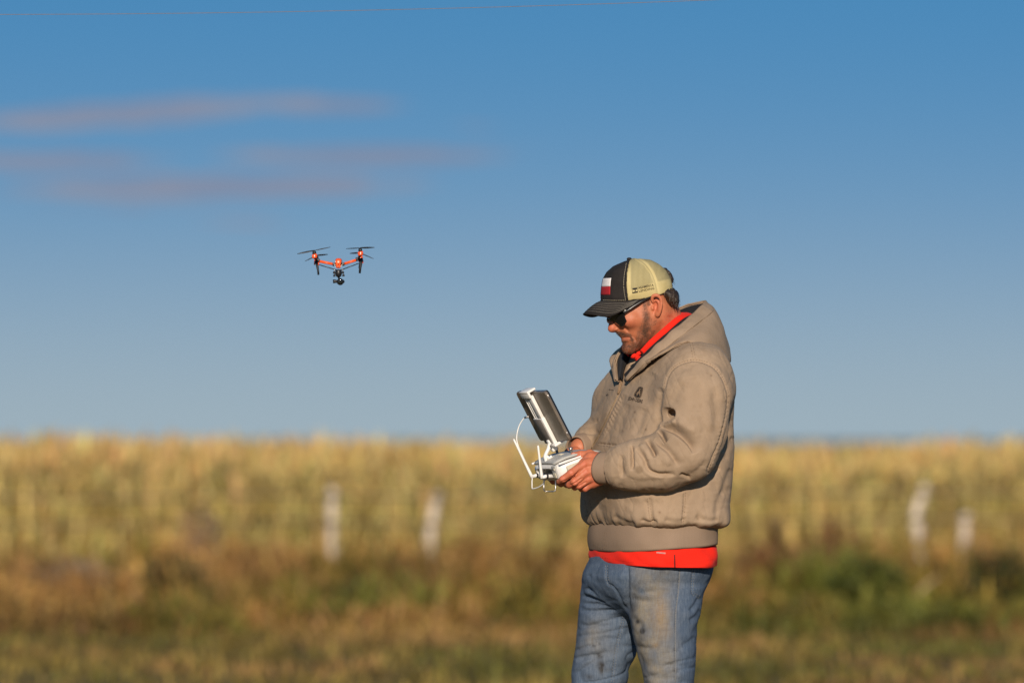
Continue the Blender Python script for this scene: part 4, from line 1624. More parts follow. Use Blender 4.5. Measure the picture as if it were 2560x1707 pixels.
# wear and stains, with shapes of their own
warp = 9 * vnoise(V, 22, 7)
wy = 9 * vnoise(V, 22, 8)
fade = 1.0 * np.exp(-(((px + warp - 1632) / 58) ** 4 + ((py + wy - 1590) / 210) ** 4)) * nearleg
fade = np.maximum(fade, 0.72 * np.exp(-(((px + warp - 1490) / 40) ** 2 + ((py + wy - 1600) / 60) ** 2)) * farleg)
fade = np.maximum(fade, 0.35 * np.clip(-dsp * 120, 0, 1))
fade *= 0.75 + 0.4 * fbm(V, 30, 77, 3)
rust = 0.85 * np.exp(-(((px + 2 * warp - 1655) / 26) ** 2 + ((py + 2 * wy - 1535) / 48) ** 2)) * nearleg + 0.6 * np.exp(-(((px + warp - 1636) / 10) ** 2 + ((py + wy - 1606) / 7) ** 2)) * nearleg
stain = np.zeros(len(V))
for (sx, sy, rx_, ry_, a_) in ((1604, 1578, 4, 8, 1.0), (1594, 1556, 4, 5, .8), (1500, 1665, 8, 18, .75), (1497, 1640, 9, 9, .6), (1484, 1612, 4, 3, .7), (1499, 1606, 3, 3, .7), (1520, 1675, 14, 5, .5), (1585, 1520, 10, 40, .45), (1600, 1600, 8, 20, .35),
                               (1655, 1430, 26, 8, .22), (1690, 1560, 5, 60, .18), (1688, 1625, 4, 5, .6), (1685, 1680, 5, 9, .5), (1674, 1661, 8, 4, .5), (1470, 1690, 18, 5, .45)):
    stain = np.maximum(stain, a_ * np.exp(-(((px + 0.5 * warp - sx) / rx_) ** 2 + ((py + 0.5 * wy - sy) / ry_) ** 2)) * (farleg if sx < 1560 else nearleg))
vcol(jeans, 'fade', np.clip(fade, 0, 1))
vcol(jeans, 'rust', np.clip(rust, 0, 1))
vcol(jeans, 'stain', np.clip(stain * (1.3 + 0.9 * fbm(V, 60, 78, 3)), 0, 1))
NB = bvh_of(jeans)
stitches('seam_stitching', [[(1514, 1412), (1515, 1440), (1519, 1458), (1530, 1464)], [(1519, 1412), (1520, 1440), (1524, 1454)], [(1731, 1422), (1729, 1480), (1747, 1494)], [(1736, 1422), (1734, 1476), (1750, 1489)],
                            [(1557, 1540), (1545, 1590), (1535, 1640), (1528, 1704)], [(1563, 1540), (1551, 1590), (1541, 1640), (1534, 1704)],
                            [(1698, 1422), (1694, 1480), (1688, 1533), (1687, 1620), (1687, 1704)]], NB, M_DENIMTHREAD, jeans, 4.5, 2.2, 0.0007)
surface_line('side_seam', [(1700, 1424), (1696, 1480), (1690, 1533), (1689, 1620), (1689, 1705)], NB, M_DENIMTHREAD, jeans, 0.0010, -0.0002)
# boots below the frame
M_BOOT = plain('brown_boot_leather', (0.13, 0.075, 0.04), 0.6)
for (bx, by) in ((1675, -.10), (1458, .115)):
    fb = Field((( bx - 1280) * KPX - .26, by - .08, -0.005), ((bx - 1280) * KPX + .10, by + .08, .17), 0.005)
    c0 = Vector(((bx - 1280) * KPX, by, 0))
    fb.cone(c0 + Vector((.02, 0, .15)), c0 + Vector((.02, 0, .06)), .052, .05, .02)
    fb.cone(c0 + Vector((.03, 0, .045)), c0 + Vector((-.15, -.03, .035)), .044, .036, .03)
    fb.F = np.maximum(fb.F, -(fb.ax[2][None, None, :]))
    V, Q = fb.mesh()
    mesh_obj('boot', V, Q.astype(np.int32), M_BOOT, MAN)

# ---- head, neck, hands, body: skin -------------------------------------------
def tz(px_, py_, s=0.0):
    """head profile coordinates (forward, up) of a photograph pixel at lateral offset s"""
    v = H(px_, py_, s)
    x, y = v.x - XH, v.y - YH
    return (-(x * HC + y * HS), v.z)


def inflate(fld, poly, W, R, k=0.0, s0=0.0, e=2.0):
    """solid whose side view is the polygon (photograph pixels on the middle plane), half width W, rounded over R"""
    pts = [tz(a, b, 0) for a, b in poly]
    X, Y, Z = fld.xyz()
    # 2D distance on a lookup grid
    T = -((X - XH) * HC + (Y - YH) * HS)
    S = np.abs((X - XH) * HS - (Y - YH) * HC - s0)
    t0, t1 = float(T.min()), float(T.max())
    tg = np.arange(t0, t1 + fld.h, fld.h)
    d2 = poly_sdf2(tg[:, None], fld.ax[2][None, :].astype(float), pts).astype(np.float32)
    Wg = W(tg[:, None], fld.ax[2][None, :]).astype(np.float32) if callable(W) else np.float32(W)
    Tb = np.broadcast_to(T, (fld.n[0], fld.n[1], 1))
    fi = (Tb - t0) / fld.h
    i0 = np.clip(np.floor(fi).astype(int), 0, len(tg) - 2)
    w = (fi - i0).astype(np.float32)
    ki = np.arange(fld.n[2])[None, None, :]
    dd = d2[i0, ki] * (1 - w) + d2[i0 + 1, ki] * w
    WW = (Wg[i0, ki] * (1 - w) + Wg[i0 + 1, ki] * w) if callable(W) else Wg
    u = np.maximum(1 + dd / R, 0)
    v = S / WW
    F = ((u ** e + v ** e) ** (1 / e) - 1) * np.minimum(R, WW)
    fld.add(F.astype(np.float32), k)


def blendW(ctrl, sig=0.028):
    c = [(tz(a, b, 0), w) for a, b, w in ctrl]

    def f(T, Z):
        num = den = 0
        for (t0, z0), w in c:
            g = np.exp(-((T - t0) ** 2 + (Z - z0) ** 2) / (2 * sig ** 2)) + 1e-9
            num = num + g * w
            den = den + g
        return num / den
    return f


HEAD_LO, HEAD_HI = (P(1490, 930).x, -0.165, rx(930)), (P(1730, 930).x, 0.115, rx(640))
fld = Field(HEAD_LO, HEAD_HI, 0.0017)
skull = [(1512, 745), (1515, 772), (1521, 788), (1528, 797), (1531, 808), (1536, 820), (1541, 830), (1545.5, 836), (1549, 841), (1552, 845), (1554.5, 847.5), (1554.2, 851), (1556, 855),
         (1560, 859.5), (1560.5, 866), (1562, 873), (1567, 879.5), (1578, 884), (1592, 880), (1612, 864), (1640, 842), (1668, 822), (1680, 790), (1680, 760), (1672, 722), (1652, 690), (1625, 668), (1590, 664), (1552, 676), (1524, 706)]
Wh = blendW([(1530, 715, .066), (1540, 755, .062), (1530, 790, .048), (1555, 785, .063), (1575, 800, .069), (1552, 815, .052), (1552, 838, .036), (1572, 838, .050), (1562, 855, .036), (1580, 862, .050), (1566, 876, .034),
             (1600, 850, .060), (1625, 825, .066), (1640, 800, .070), (1600, 800, .072), (1610, 760, .071), (1620, 710, .068), (1670, 730, .056), (1680, 790, .056), (1650, 830, .060)], 0.017)
inflate(fld, skull, Wh, 0.042, e=2.1)
inflate(fld, [(1525, 795), (1523, 803), (1521.5, 812), (1519.8, 819), (1520.3, 824), (1524, 829.5), (1531, 831.5), (1541, 830), (1552, 826), (1552, 806), (1542, 792), (1532, 788)], 0.0125, 0.011, 0.007)
for sg in (1, -1):
    fld.ell(H(1541, 823, 0.0125) if sg > 0 else H(1541 - 6.5, 823, -0.0125), (.0085, .0075, .0065), 0.005)
    # brow ridge, cheekbone, chin pad
    fld.cone(H(1530 - (0 if sg > 0 else 16), 785, sg * .012), H(1556 - (0 if sg > 0 else 28), 776, sg * .050), .008, .007, .012)
    fld.ell(H(1570 - (0 if sg > 0 else 34), 800, sg * .052), (.020, .014, .015), 0.02)
fld.ell(H(1568, 871, 0), (.013, .020, .013), 0.012)
# neck
fld.cone(P(1632, 805, -.012), P(1676, 900, .0), .056, .064, .02)
fld.cone(P(1650, 770, -.02), P(1690, 880, .0), .041, .056, .03)
# ears
for sg in (1, -1):
    def E(a, b, s):
        return H(a, b, s) if sg > 0 else (lambda v: v - Vector((HS, -HC, 0)) * 2 * s)(H(a, b, s))
    fld.cone(E(1639, 760, .066), E(1641, 778, .064), .010, .008, .005)
    helix = [(1634, 757, .076), (1630, 748, .079), (1633, 740, .083), (1641, 738, .087), (1649, 742, .089), (1653.5, 752, .089), (1653, 764, .087), (1650, 776, .083), (1646, 786, .078)]
    hp = spl(helix, 3)
    fld.chain([E(*q) for q in hp], list(np.interp(np.linspace(0, 1, len(hp)), [0, .4, .8, 1], [.0028, .0036, .0036, .004])), 0.003)
    anti = [(1640, 751, .078), (1645, 755, .082), (1647, 765, .081), (1645, 774, .078)]
    hp = spl(anti, 3)
    fld.chain([E(*q) for q in hp], [.0036] * len(hp), 0.004)
    fld.ell(E(1643.5, 785, .075), (.0062, .0055, .0085), 0.004)
    fld.ell(E(1632, 770, .073), (.0045, .005, .006), 0.004)
    fld.ell(E(1639, 765, .084), (.0062, .012, .0120), 0.003, cut=True)
V, Q = fld.mesh()
fld = None
V = relax(V, Q, 2, 0.5)
N = normals(V, Q)
px, py = vpx(V)
loc_s = (V[:, 0] - XH) * HS - (V[:, 1] - YH) * HC
# mirror so that far side gets the same wear: use the near-side pixel of each point
ax_ = XH + (V[:, 0] - XH) + HS * (np.abs(loc_s) - loc_s)
mx = 1280 + ax_ / KPX * D / (D + V[:, 1])
side = np.clip((np.abs(loc_s) - 0.004) / 0.01, 0, 1)
dsp = np.zeros(len(V))
for pts, dep, w1, w2 in [
    ([(1548, 806), (1556, 816), (1566, 826), (1574, 834)], .0040, 2.4, 5),          # nasolabial fold
    ([(1579, 838), (1587, 848), (1591, 858)], .0022, 3, 5),
    ([(1551, 846), (1562, 844), (1573, 844), (1581, 850)], .0028, 1.5, 1.8),                   # mouth
    ([(1556, 858.5), (1564, 857), (1572, 858)], .0020, 3, 3),
    ([(1596, 875), (1606, 858), (1612, 840)], .0020, 5, 6),
    ([(1537, 829), (1545, 827), (1550, 821)], .0020, 2, 2),
    ([(1652, 800), (1655, 820), (1652, 845)], .0020, 6, 6),
    ([(1668, 790), (1684, 796), (1694, 802)], .0018, 3, 3),
]:
    dsp += crease(mx, py, pts, dep, w1, w2, 0.25) * side
dsp += 0.0006 * fbm(V, 60, 5, 2)
V -= N * dsp[:, None]
lip_m = np.clip(1 - polyd(mx, py, [(1551, 844), (1562, 842), (1572, 842.5)])[0] / 2.6, 0, 1) + np.clip(1 - polyd(mx, py, [(1553, 850), (1562, 848), (1571, 847)])[0] / 4.2, 0, 1)
be, _, par = polyd(mx, py, [(1611, 756), (1614, 775), (1618, 795), (1616, 820), (1606, 845), (1590, 862), (1574, 872), (1564, 870)])
wd = np.interp(par, [0, .12, .3, .5, .75, 1], [6, 8, 14, 20, 16, 12])
beard = np.clip(1.25 - be / wd, 0, 1) * np.interp(par, [0, .15, .3, 1], [1, .75, .85, 1.0])
beard = np.maximum(beard, 0.95 * np.clip(1.3 - polyd(mx, py, [(1546, 834), (1560, 835), (1575, 839), (1581, 850)])[0] / 5.5, 0, 1))
beard = np.maximum(beard, 1.0 * np.clip(1.3 - polyd(mx, py, [(1558, 859), (1566, 868), (1580, 868)])[0] / 10, 0, 1))
beard = np.maximum(beard, 0.40 * np.clip(1.2 - polyd(mx, py, [(1640, 800), (1625, 835), (1600, 872)])[0] / 16, 0, 1))
beard = np.maximum(beard, 0.9 * np.clip(1.3 - polyd(mx, py, [(1608, 748), (1618, 750), (1620, 760)])[0] / 7, 0, 1))
beard *= np.clip(0.9 + 0.45 * fbm(V, 90, 12, 3), 0, 1.2) * np.clip(1 - lip_m, 0, 1)
blush = np.clip(1 - np.hypot(mx - 1528, py - 820) / 18, 0, 1) * 0.8 + np.clip(1.2 - np.hypot((mx - 1642) / 14, (py - 762) / 28), 0, 1) * 0.6
blush = np.maximum(blush, 0.5 * np.clip(1 - np.hypot((mx - 1572) / 26, (py - 806) / 16), 0, 1))
blush = np.maximum(blush, 0.6 * np.clip((mx - 1650) / 30, 0, 1) * np.clip((py - 775) / 10, 0, 1))
BODY = [(V, Q, beard, np.clip(lip_m, 0, 1), blush)]


def fingers(fld, J, sgn=1.0, sh=(0, 0, 0)):
    """one hand closed on a controller grip. J: joint table in (px, py, s)"""
    def pt(q):
        v = K(q[0], q[1], q[2])
        if sgn < 0:
            v = v - Vector((TS, -TC, 0)) * 2 * q[2]
        return v + Vector(sh)
    for name, pts in J.items():
        fld.chain([pt(q) for q in pts], [q[3] for q in pts], 0.004 if name not in ('palm', 'heel', 'wrist') else 0.012)
    return pt


HAND = {
    'wrist': [(1545, 1168, .118, .030), (1512, 1166, .112, .031)],
    'palm': [(1506, 1160, .112, .028), (1478, 1146, .104, .017)],
    'heel': [(1506, 1186, .108, .026), (1482, 1203, .104, .018)],
    'm1': [(1500, 1160, .112, .026), (1460, 1160, .116, .0135)],
    'm2': [(1500, 1172, .112, .026), (1464, 1180, .120, .0135)],
    'm3': [(1500, 1182, .110, .024), (1470, 1196, .116, .0130)],
    'index': [(1460, 1160, .117, .0120), (1428, 1182, .120, .0096), (1407, 1197, .108, .0085), (1398, 1203, .090, .0072)],
    'middle': [(1464, 1180, .119, .0120), (1436, 1204, .119, .0096), (1424, 1211, .096, .0086), (1420, 1211, .068, .0072)],
    'ring': [(1470, 1196, .116, .0115), (1448, 1213, .112, .0092), (1437, 1217, .088, .0082), (1434, 1215, .062, .0070)],
    'little': [(1482, 1206, .110, .0110), (1463, 1220, .102, .0084), (1454, 1222, .082, .0074), (1450, 1219, .060, .0064)],
    'thumb': [(1496, 1150, .100, .0200), (1474, 1137, .088, .0135), (1452, 1137, .076, .0105), (1434, 1138, .062, .0088)],
    'web': [(1474, 1142, .092, .0120), (1458, 1158, .110, .0120)],
}


def hand_mesh(sgn, sh):
    pts = [K(q[0], q[1], q[2]) - (Vector((TS, -TC, 0)) * 2 * q[2] if sgn < 0 else Vector((0, 0, 0))) + Vector(sh) for c in HAND.values() for q in c]
    lo = [min(p[i] for p in pts) - .04 for i in range(3)]
    hi = [max(p[i] for p in pts) + .04 for i in range(3)]
    f = Field(lo, hi, 0.0014)
    # the palm first, then each finger so that fingers stay apart
    order = ['wrist', 'palm', 'heel', 'm1', 'm2', 'm3', 'web', 'thumb', 'index', 'middle', 'ring', 'little']
    fingers(f, {k_: HAND[k_] for k_ in order}, sgn, sh)
    V, Q = f.mesh()
    V = relax(V, Q, 2, 0.5)
    N = normals(V, Q)
    px, py = vpx(V - np.array(sh))
    d = 0.0005 * fbm(V, 90, 3, 2)
    if sgn > 0:
        fr = np.clip(-N[:, 1] * 4, 0, 1)
        for pts_, dep, w in [([(1400, 1206), (1420, 1199), (1440, 1186), (1452, 1172)], .0035, 2.2), ([(1424, 1213), (1440, 1206), (1458, 1193)], .0032, 2.2),
                             ([(1438, 1219), (1454, 1211), (1468, 1203)], .0028, 2.2), ([(1447, 1131), (1447, 1137), (1448, 1143)], .0010, 1.5), ([(1452, 1131), (1452, 1137)], .0008, 1.5),
                             ([(1426, 1177), (1432, 1186)], .0010, 1.6), ([(1461, 1143), (1452, 1152), (1444, 1160)], .0020, 3)]:
            d += crease(px, py, pts_, dep, w) * fr
        for pts_, dep, w in [([(1462, 1166), (1480, 1164), (1496, 1162)], .0012, 4), ([(1466, 1183), (1482, 1178), (1496, 1174)], -.0010, 4)]:
            d += crease(px, py, pts_, dep, w) * fr
    V -= N * d[:, None]
    kn = np.zeros(len(V))
    for q in ('index', 'middle', 'ring', 'little'):
        for a_ in HAND[q][:3]:
            kn = np.maximum(kn, np.clip(1.1 - np.hypot(px - a_[0], py - a_[1]) / 12, 0, 1))
    return V, Q, np.zeros(len(V)), np.zeros(len(V)), np.clip(0.3 + 0.5 * kn, 0, 1)


BODY.append(hand_mesh(1, (0, 0, 0)))
FAR_SH = tuple(Vector((TC, TS, 0)) * 0.036 + Vector((0, 0, 0.008)))
BODY.append(hand_mesh(-1, FAR_SH))
# the rest of the body inside the clothes
f = Field((0.10, -0.32, 0.02), (0.60, 0.30, 1.56), 0.011)
f.cone(P(1685, 900), P(1670, 980), .05, .08, .03)
for sg, lg in ((-1, 1670), (1, 1500)):
    f.cone(P(1670, 990), P(1720 if sg < 0 else 1630, 970, sg * .14), .06, .045, .03)
f.cone(P(1668, 1010), P(1645, 1250), .11, .13, .04)
f.cone(P(1645, 1250), P(1640, 1420), .13, .11, .04)
for ch in ([(1745, 955, -.165, .034), (1730, 1122, -.235, .034), (1600, 1163, -.24, .035), (1520, 1168, -.205, .03)], [(1602, 945, .18, .05), (1534, 1072, .17, .042), (1500, 1100, .11, .035), (1450, 1120, .03, .028)]):
    f.chain([P(a, b, c) for a, b, c, r in ch], [r for a, b, c, r in ch], .03)
f.chain([P(1660, 1450, -.08), P(1665, 1800, -.098), P(1674, 2280, -.10)], [.058, .038, .03], .04)
f.chain([P(1530, 1450, .08), P(1480, 1800, .105), P(1458, 2280, .115)], [.055, .038, .03], .04)
V, Q = f.mesh()
BODY.append((V, Q, np.zeros(len(V)), np.zeros(len(V)), np.zeros(len(V))))
off = 0
VV, QQ, BB, LL, SS = [], [], [], [], []
for V, Q, b_, l_, s_ in BODY:
    VV.append(V)
    QQ.append(Q + off)
    BB.append(b_)
    LL.append(l_)
    SS.append(s_)
    off += len(V)
body = mesh_obj('body', np.concatenate(VV), np.concatenate(QQ).astype(np.int32), M_SKIN, MAN)
vcol(body, 'beard', np.concatenate(BB))
vcol(body, 'lip', np.concatenate(LL))
vcol(body, 'blush', np.concatenate(SS))
M_NAIL = plain('finger_nail', (0.66, 0.34, 0.25), 0.35, 0, 0.5)
BB_ = bvh_of(body)
decal('thumb_nail', [[(1430.5, 1133), (1437, 1132), (1439, 1135), (1437, 1138), (1431, 1138), (1429.5, 1135.5)]], BB_, M_NAIL, body, 0.0005)

# ---- hair: short, dark, below and behind the cap
fh = Field((P(1600, 800).x, -0.13, rx(785)), (P(1710, 800).x, 0.10, rx(660)), 0.0022)
inflate(fh, [(1618, 728), (1640, 716), (1668, 716), (1684, 724), (1688, 740), (1688, 758), (1685, 771), (1674, 776), (1662, 774), (1650, 766), (1640, 752), (1630, 742)], 0.0765, 0.022, 0.0)
inflate(fh, [(1655, 672), (1664, 671), (1675, 684), (1680, 698), (1678, 713), (1665, 712)], 0.036, 0.022, 0.01)
V, Q = fh.mesh()
N = normals(V, Q)
V += N * (0.0035 * fbm(V * np.array([1, 1, 0.5]), 110, 4, 2))[:, None]
hair = mesh_obj('hair', V, Q.astype(np.int32), M_HAIR, MAN)
# strands over it
sv, sf = [], []
ids = RNG.choice(len(V), 1500)
for i in ids:
    a = Vector(V[i])
    n_ = Vector(N[i])
    d_ = (Vector((0.25 + RNG.normal(0, .25), RNG.normal(0, .3), -0.9)) + n_ * 0.30).normalized()
    L_ = RNG.uniform(.006, .014)
    w_ = d_.cross(n_).normalized() * 0.0007
    o_ = len(sv)
    sv += [a - w_, a + w_, a + d_ * L_ + n_ * 0.001]
    sf.append((o_, o_ + 1, o_ + 2))
mesh_obj('hair_strands', sv, sf, M_HAIR, hair, smooth=False)['kind'] = 'stuff'
# eyebrow and short beard hairs
sv, sf = [], []
Vb, Qb, bb = BODY[0][0], BODY[0][1], BODY[0][2]
Nb = normals(Vb, Qb)
cand = np.where(bb > 0.35)[0]
for i in RNG.choice(cand, 4200):
    a = Vector(Vb[i])
    n_ = Vector(Nb[i])
    d_ = (Vector((-0.25 + RNG.normal(0, .3), RNG.normal(0, .3), -0.8)) + n_ * 0.7).normalized()
    w_ = d_.cross(n_).normalized() * 0.00026
    o_ = len(sv)
    sv += [a - w_, a + w_, a + d_ * RNG.uniform(.0018, .0042)]
    sf.append((o_, o_ + 1, o_ + 2))
M_STUB = plain('stubble_hair', (0.10, 0.05, 0.03), 0.6)
mesh_obj('stubble', sv, sf, M_STUB, body, smooth=False)['kind'] = 'stuff'

# ---- cap ---------------------------------------------------------------------
t = NT('cap_twill')
c = t.ramp(t.noise(40, 4), [(0.3, (0.014, 0.012, 0.011)), (0.75, (0.026, 0.021, 0.019))])
t.bump(t.noise(700, 2), 0.4, 0.0006)
M_CAPDARK = t.set(c, 0.85, 0, 0.25)
t = NT('cap_mesh_weave')
w1 = t.wave(100, 'X', sc=(1.0, 0.25, 0.18), dist=0.5)
w2 = t.wave(170, 'Z', dist=0.3)
mk = t.attr('net')
c0 = t.ramp(t.noise(25, 4), [(0.3, (0.46, 0.37, 0.165)), (0.7, (0.53, 0.44, 0.215))])
holes = t.math('MULTIPLY', t.math('MULTIPLY', t.ramp(w1, [(0.35, 1.0), (0.6, 0.0)]), t.ramp(w2, [(0.2, 0.55), (0.6, 1.0)])), mk)
c = t.mix(t.math('MULTIPLY', holes, 0.85), c0, (0.12, 0.11, 0.06))
c = t.mix(t.math('MULTIPLY', mk, 0.30), c, (0.30, 0.27, 0.15))
t.bump(t.math('SUBTRACT', 1.0, holes), 0.5, 0.0015)
M_CAPMESH = t.set(c, 0.85, 0, 0.2)

cap = empty('cap', H(1590, 752, 0))
setparent(cap, MAN)
cap.matrix_parent_inverse = MAN.matrix_basis.inverted()
cap['label'] = 'trucker cap with dark front, flag patch and cream mesh back'
fc = Field((P(1488, 700).x, -0.145, rx(762)), (P(1700, 700).x, 0.09, rx(632)), 0.0018)
crown = [(1505, 790), (1504.6, 752), (1506, 719), (1509.5, 696), (1519, 679), (1536, 664.5), (1564, 652), (1575, 648), (1592, 645.5), (1622, 649), (1644, 660), (1661, 675), (1670, 692), (1676, 711), (1678, 728), (1678, 790)]
inflate(fc, crown, 0.0835, 0.080, e=2.15)
# the open bottom edge, higher at the back
X, Y, Z = fc.xyz()
T = -((X - XH) * HC + (Y - YH) * HS)
bl = [tz(a, b, .07) for a, b in ((1490, 752.5), (1570, 752.5), (1613, 745.5), (1647, 737), (1690, 722))]
bl = sorted(bl)
zb = np.interp(np.broadcast_to(T, (fc.n[0], fc.n[1], 1)), [q[0] for q in bl], [q[1] for q in bl])
fc.F = np.maximum(fc.F, (zb - Z).astype(np.float32))
V, Q = fc.mesh()
fc = None
V = relax(V, Q, 1, 0.4)
N = normals(V, Q)
px, py = vpx(V)
ls = (V[:, 0] - XH) * HS - (V[:, 1] - YH) * HC
lt = -((V[:, 0] - XH) * HC + (V[:, 1] - YH) * HS)
mx = 1280 + (V[:, 0] + HS * (np.abs(ls) - ls)) / KPX
d = crease(mx, py, [(1573, 646), (1565, 680), (1563, 715), (1568, 753)], .0022, 2.2, 2.2, 0)
d += crease(mx, py, [(1591, 645), (1612, 660), (1628, 682), (1637, 706), (1644, 737)], .0016, 2.5, 2.5, 0)
d -= crease(mx, py, [(1584, 646), (1604, 660), (1620, 682), (1629, 706), (1636, 737)], .0012, 5, 5, 0)
d += crease(mx, py, [(1507, 748), (1540, 748), (1566, 748)], .0012, 2, 2, 0)
d += 0.0007 * fbm(V, 30, 2, 2)
V -= N * d[:, None]
fpx = mx[Q].mean(1)
fpy = py[Q].mean(1)
bx = np.interp(fpy, [640, 680, 715, 753], [1573, 1565.5, 1563.5, 1568.5])
isf = fpx < bx


def part_mesh(name, V, Q, sel, mat, parent, attrs=()):
    q = Q[sel]
    u, inv = np.unique(q, return_inverse=True)
    o = mesh_obj(name, V[u], inv.reshape(q.shape).astype(np.int32), mat, parent)
    for a, v in attrs:
        vcol(o, a, v[u])
    return o


front_panel = part_mesh('front_panel', V, Q, isf, M_CAPDARK, cap)
seam_d = polyd(mx, py, [(1591, 645), (1612, 660), (1628, 682), (1637, 706), (1644, 737)])[0]
band = np.interp(mx, [1560, 1640, 1690], [748, 728, 705])
net = np.clip((seam_d - 5) / 3, 0, 1) * np.clip((mx - 1573) / 3, 0, 1) * np.clip((np.interp(mx, [1570, 1600, 1640, 1680], [728, 720, 706, 698]) - py) / 4, 0, 1)
mesh_panel = part_mesh('mesh_panel', V, Q, ~isf, M_CAPMESH, cap, [('net', net)])
CF, CB = bvh_of(front_panel), bvh_of(mesh_panel)
CA = BVHTree.FromPolygons([Vector(v_) for v_ in V], [tuple(q_) for q_ in Q])
surface_line('panel_piping', [(1573, 650), (1567, 672), (1564.5, 700), (1566, 730), (1569, 751)], CA, M_CAPDARK, cap, 0.0022, 0.0002, 14)
v, f = lathe([(0.001, -.004), (.0062, -.003), (.0066, .001), (.004, .0035), (.0005, .004)], Matrix.Translation(H(1573, 647.5, 0)), 12)
mesh_obj('button', v, f, M_CAPDARK, cap)
stitches('seam_stitching', [[(1566, 657), (1560.5, 690), (1559.5, 720), (1564, 750)]], CF, M_PALETHREAD, cap, 3.2, 1.0, 0.0005)
stitches('seam_stitching', [[(1507, 750), (1535, 751), (1564, 751)]], CF, M_PALETHREAD, cap, 3.2, 1.2, 0.0005)
# flag patch wrapped round the front
M_FW = plain('patch_white', (0.72, 0.68, 0.66), 0.85)
M_FR = plain('patch_red', (0.36, 0.012, 0.018), 0.85)
M_FB = plain('patch_blue', (0.02, 0.03, 0.12), 0.85)
CCx, CCy = H(1594, 715, 0).x, H(1594, 715, 0).y


def wrap_patch(name, a0, a1, py0, py1, mat, parent):
    G = []
    for i in range(7):
        row = []
        for j in range(13):
            an = rad(a0 + (a1 - a0) * j / 12)
            d_ = Vector((-HC, -HS, 0)) * math.cos(an) + Vector((HS, -HC, 0)) * math.sin(an)
            o_ = Vector((CCx, CCy, rx(py0 + (py1 - py0) * i / 6))) + d_ * 0.3
            h_ = CF.ray_cast(o_, -d_)
            row.append(list((h_[0] if h_[0] is not None else o_ - d_ * 0.21) + d_ * 0.0005))
        G.append(row)
    V_, F_ = shell(np.array(G), 0.0010)
    return mesh_obj(name, V_, F_, mat, parent)


fl = wrap_patch('flag_white_band', -9, 26, 697.5, 718.2, M_FW, cap)
wrap_patch('flag_red_band', -9, 26, 718.4, 739, M_FR, cap)
wrap_patch('flag_blue_band', -31, -9.2, 697.5, 739, M_FB, cap)
# lettering on the mesh side
decal('side_lettering', text_polys('AGAMERICA', 1596, 722.5, 5.6, rad(-11), 0, 39, 0.02) + text_polys('LENDING', 1597, 730.5, 5.6, rad(-11), 0, 39.5, 0.01), CB, M_BLACKTHREAD, cap, 0.0008)
tree = [[(1581, 723), (1583, 721), (1586, 720), (1589, 719.6), (1592, 720), (1593, 722), (1591, 723.6), (1588.6, 724), (1588.8, 727), (1591, 727.6), (1585.4, 728.8), (1587.2, 727.2), (1587, 724.4), (1584, 725)],
        [(1580.5, 730.5), (1593.8, 728.2), (1594, 731.3), (1580.8, 733.4)]]
edge = [[(1580.2, 720.6), (1581, 720.4), (1581.6, 733), (1580.8, 733.2)], [(1593.4, 718.8), (1594.2, 718.7), (1594.6, 731), (1593.8, 731.2)], [(1580.2, 720.6), (1594.2, 718.6), (1594.2, 719.3), (1580.2, 721.3)]]
decal('side_emblem', tree + edge, CB, M_BLACKTHREAD, cap, 0.0008)

# brim: an arched plate
inner_b, outer_b = [], []
ob = spl([(-1.0, .004, -.080, 752), (-.95, .05, -.080, 772), (-.85, .088, -.074, 789), (-.7, .112, -.062, 792), (-.4, .137, -.036, 788), (0, .146, 0, 785.5), (.4, .137, .036, 788), (.7, .112, .062, 793), (.85, .088, .074, 790.5), (.95, .05, .080, 773), (1.0, .004, .080, 753)], 4)
tcx = tz(1594, 752, 0)[0]


def lp(t_, s_, z_):
    return (XH - HC * t_ + HS * s_, YH - HS * t_ - HC * s_, z_)


G = []
for u, t_, s_, py_ in ob:
    th_ = u * rad(86)
    it, is_ = tcx + .089 * math.cos(th_), .0805 * math.sin(th_)
    zi = rx(750.5)
    row = []
    for j in range(9):
        v_ = j / 8
        bow = 0.004 * math.sin(v_ * math.pi)
        row.append(lp(it + (t_ + tcx - tz(1600, 752, 0)[0] - it) * v_, is_ + (s_ - is_) * v_, zi + (rx(py_) - zi) * v_ ** 1.15 + bow))
    G.append(row)
G = np.array(G)
Nb2 = np.cross(np.gradient(G, axis=0), np.gradient(G, axis=1))
if Nb2[len(G) // 2, 4, 2] < 0:
    G = G[::-1]
    Nb2 = np.cross(np.gradient(G, axis=0), np.gradient(G, axis=1))
Nb2 /= np.linalg.norm(Nb2, axis=2, keepdims=True)
V, F = shell(G, 0.0035)
brim = mesh_obj('brim', V, F, M_CAPDARK, cap)
bs = []
for v_ in (0.36, 0.46, 0.56, 0.66, 0.76, 0.86):
    j = v_ * 8
    j0 = int(j)
    w_ = j - j0
    line = (G + Nb2 * 0.0003)[:, j0] * (1 - w_) + (G + Nb2 * 0.0003)[:, j0 + 1] * w_
    bs.append(tube([Vector(q_) for q_ in line[3:-3]], 0.0003, 4))
v, f = join(*bs)
mesh_obj('brim_stitching', v, f, plain('brim_thread', (0.30, 0.27, 0.22), 0.85), cap)['kind'] = 'stuff'

# ---- sunglasses ----------------------------------------------------------------
M_FRAME = plain('black_frame', (0.008, 0.008, 0.009), 0.28, 0, 0.5)
t = NT('dark_lens')
M_LENS = t.set((0.006, 0.006, 0.007), 0.08, 0, 0.6)
M_SILVER = plain('hinge_silver', (0.60, 0.58, 0.55), 0.3, 0.9)
gl = empty('sunglasses', H(1527, 797, 0))
setparent(gl, MAN)
gl['label'] = 'black wraparound sunglasses worn under the cap brim'


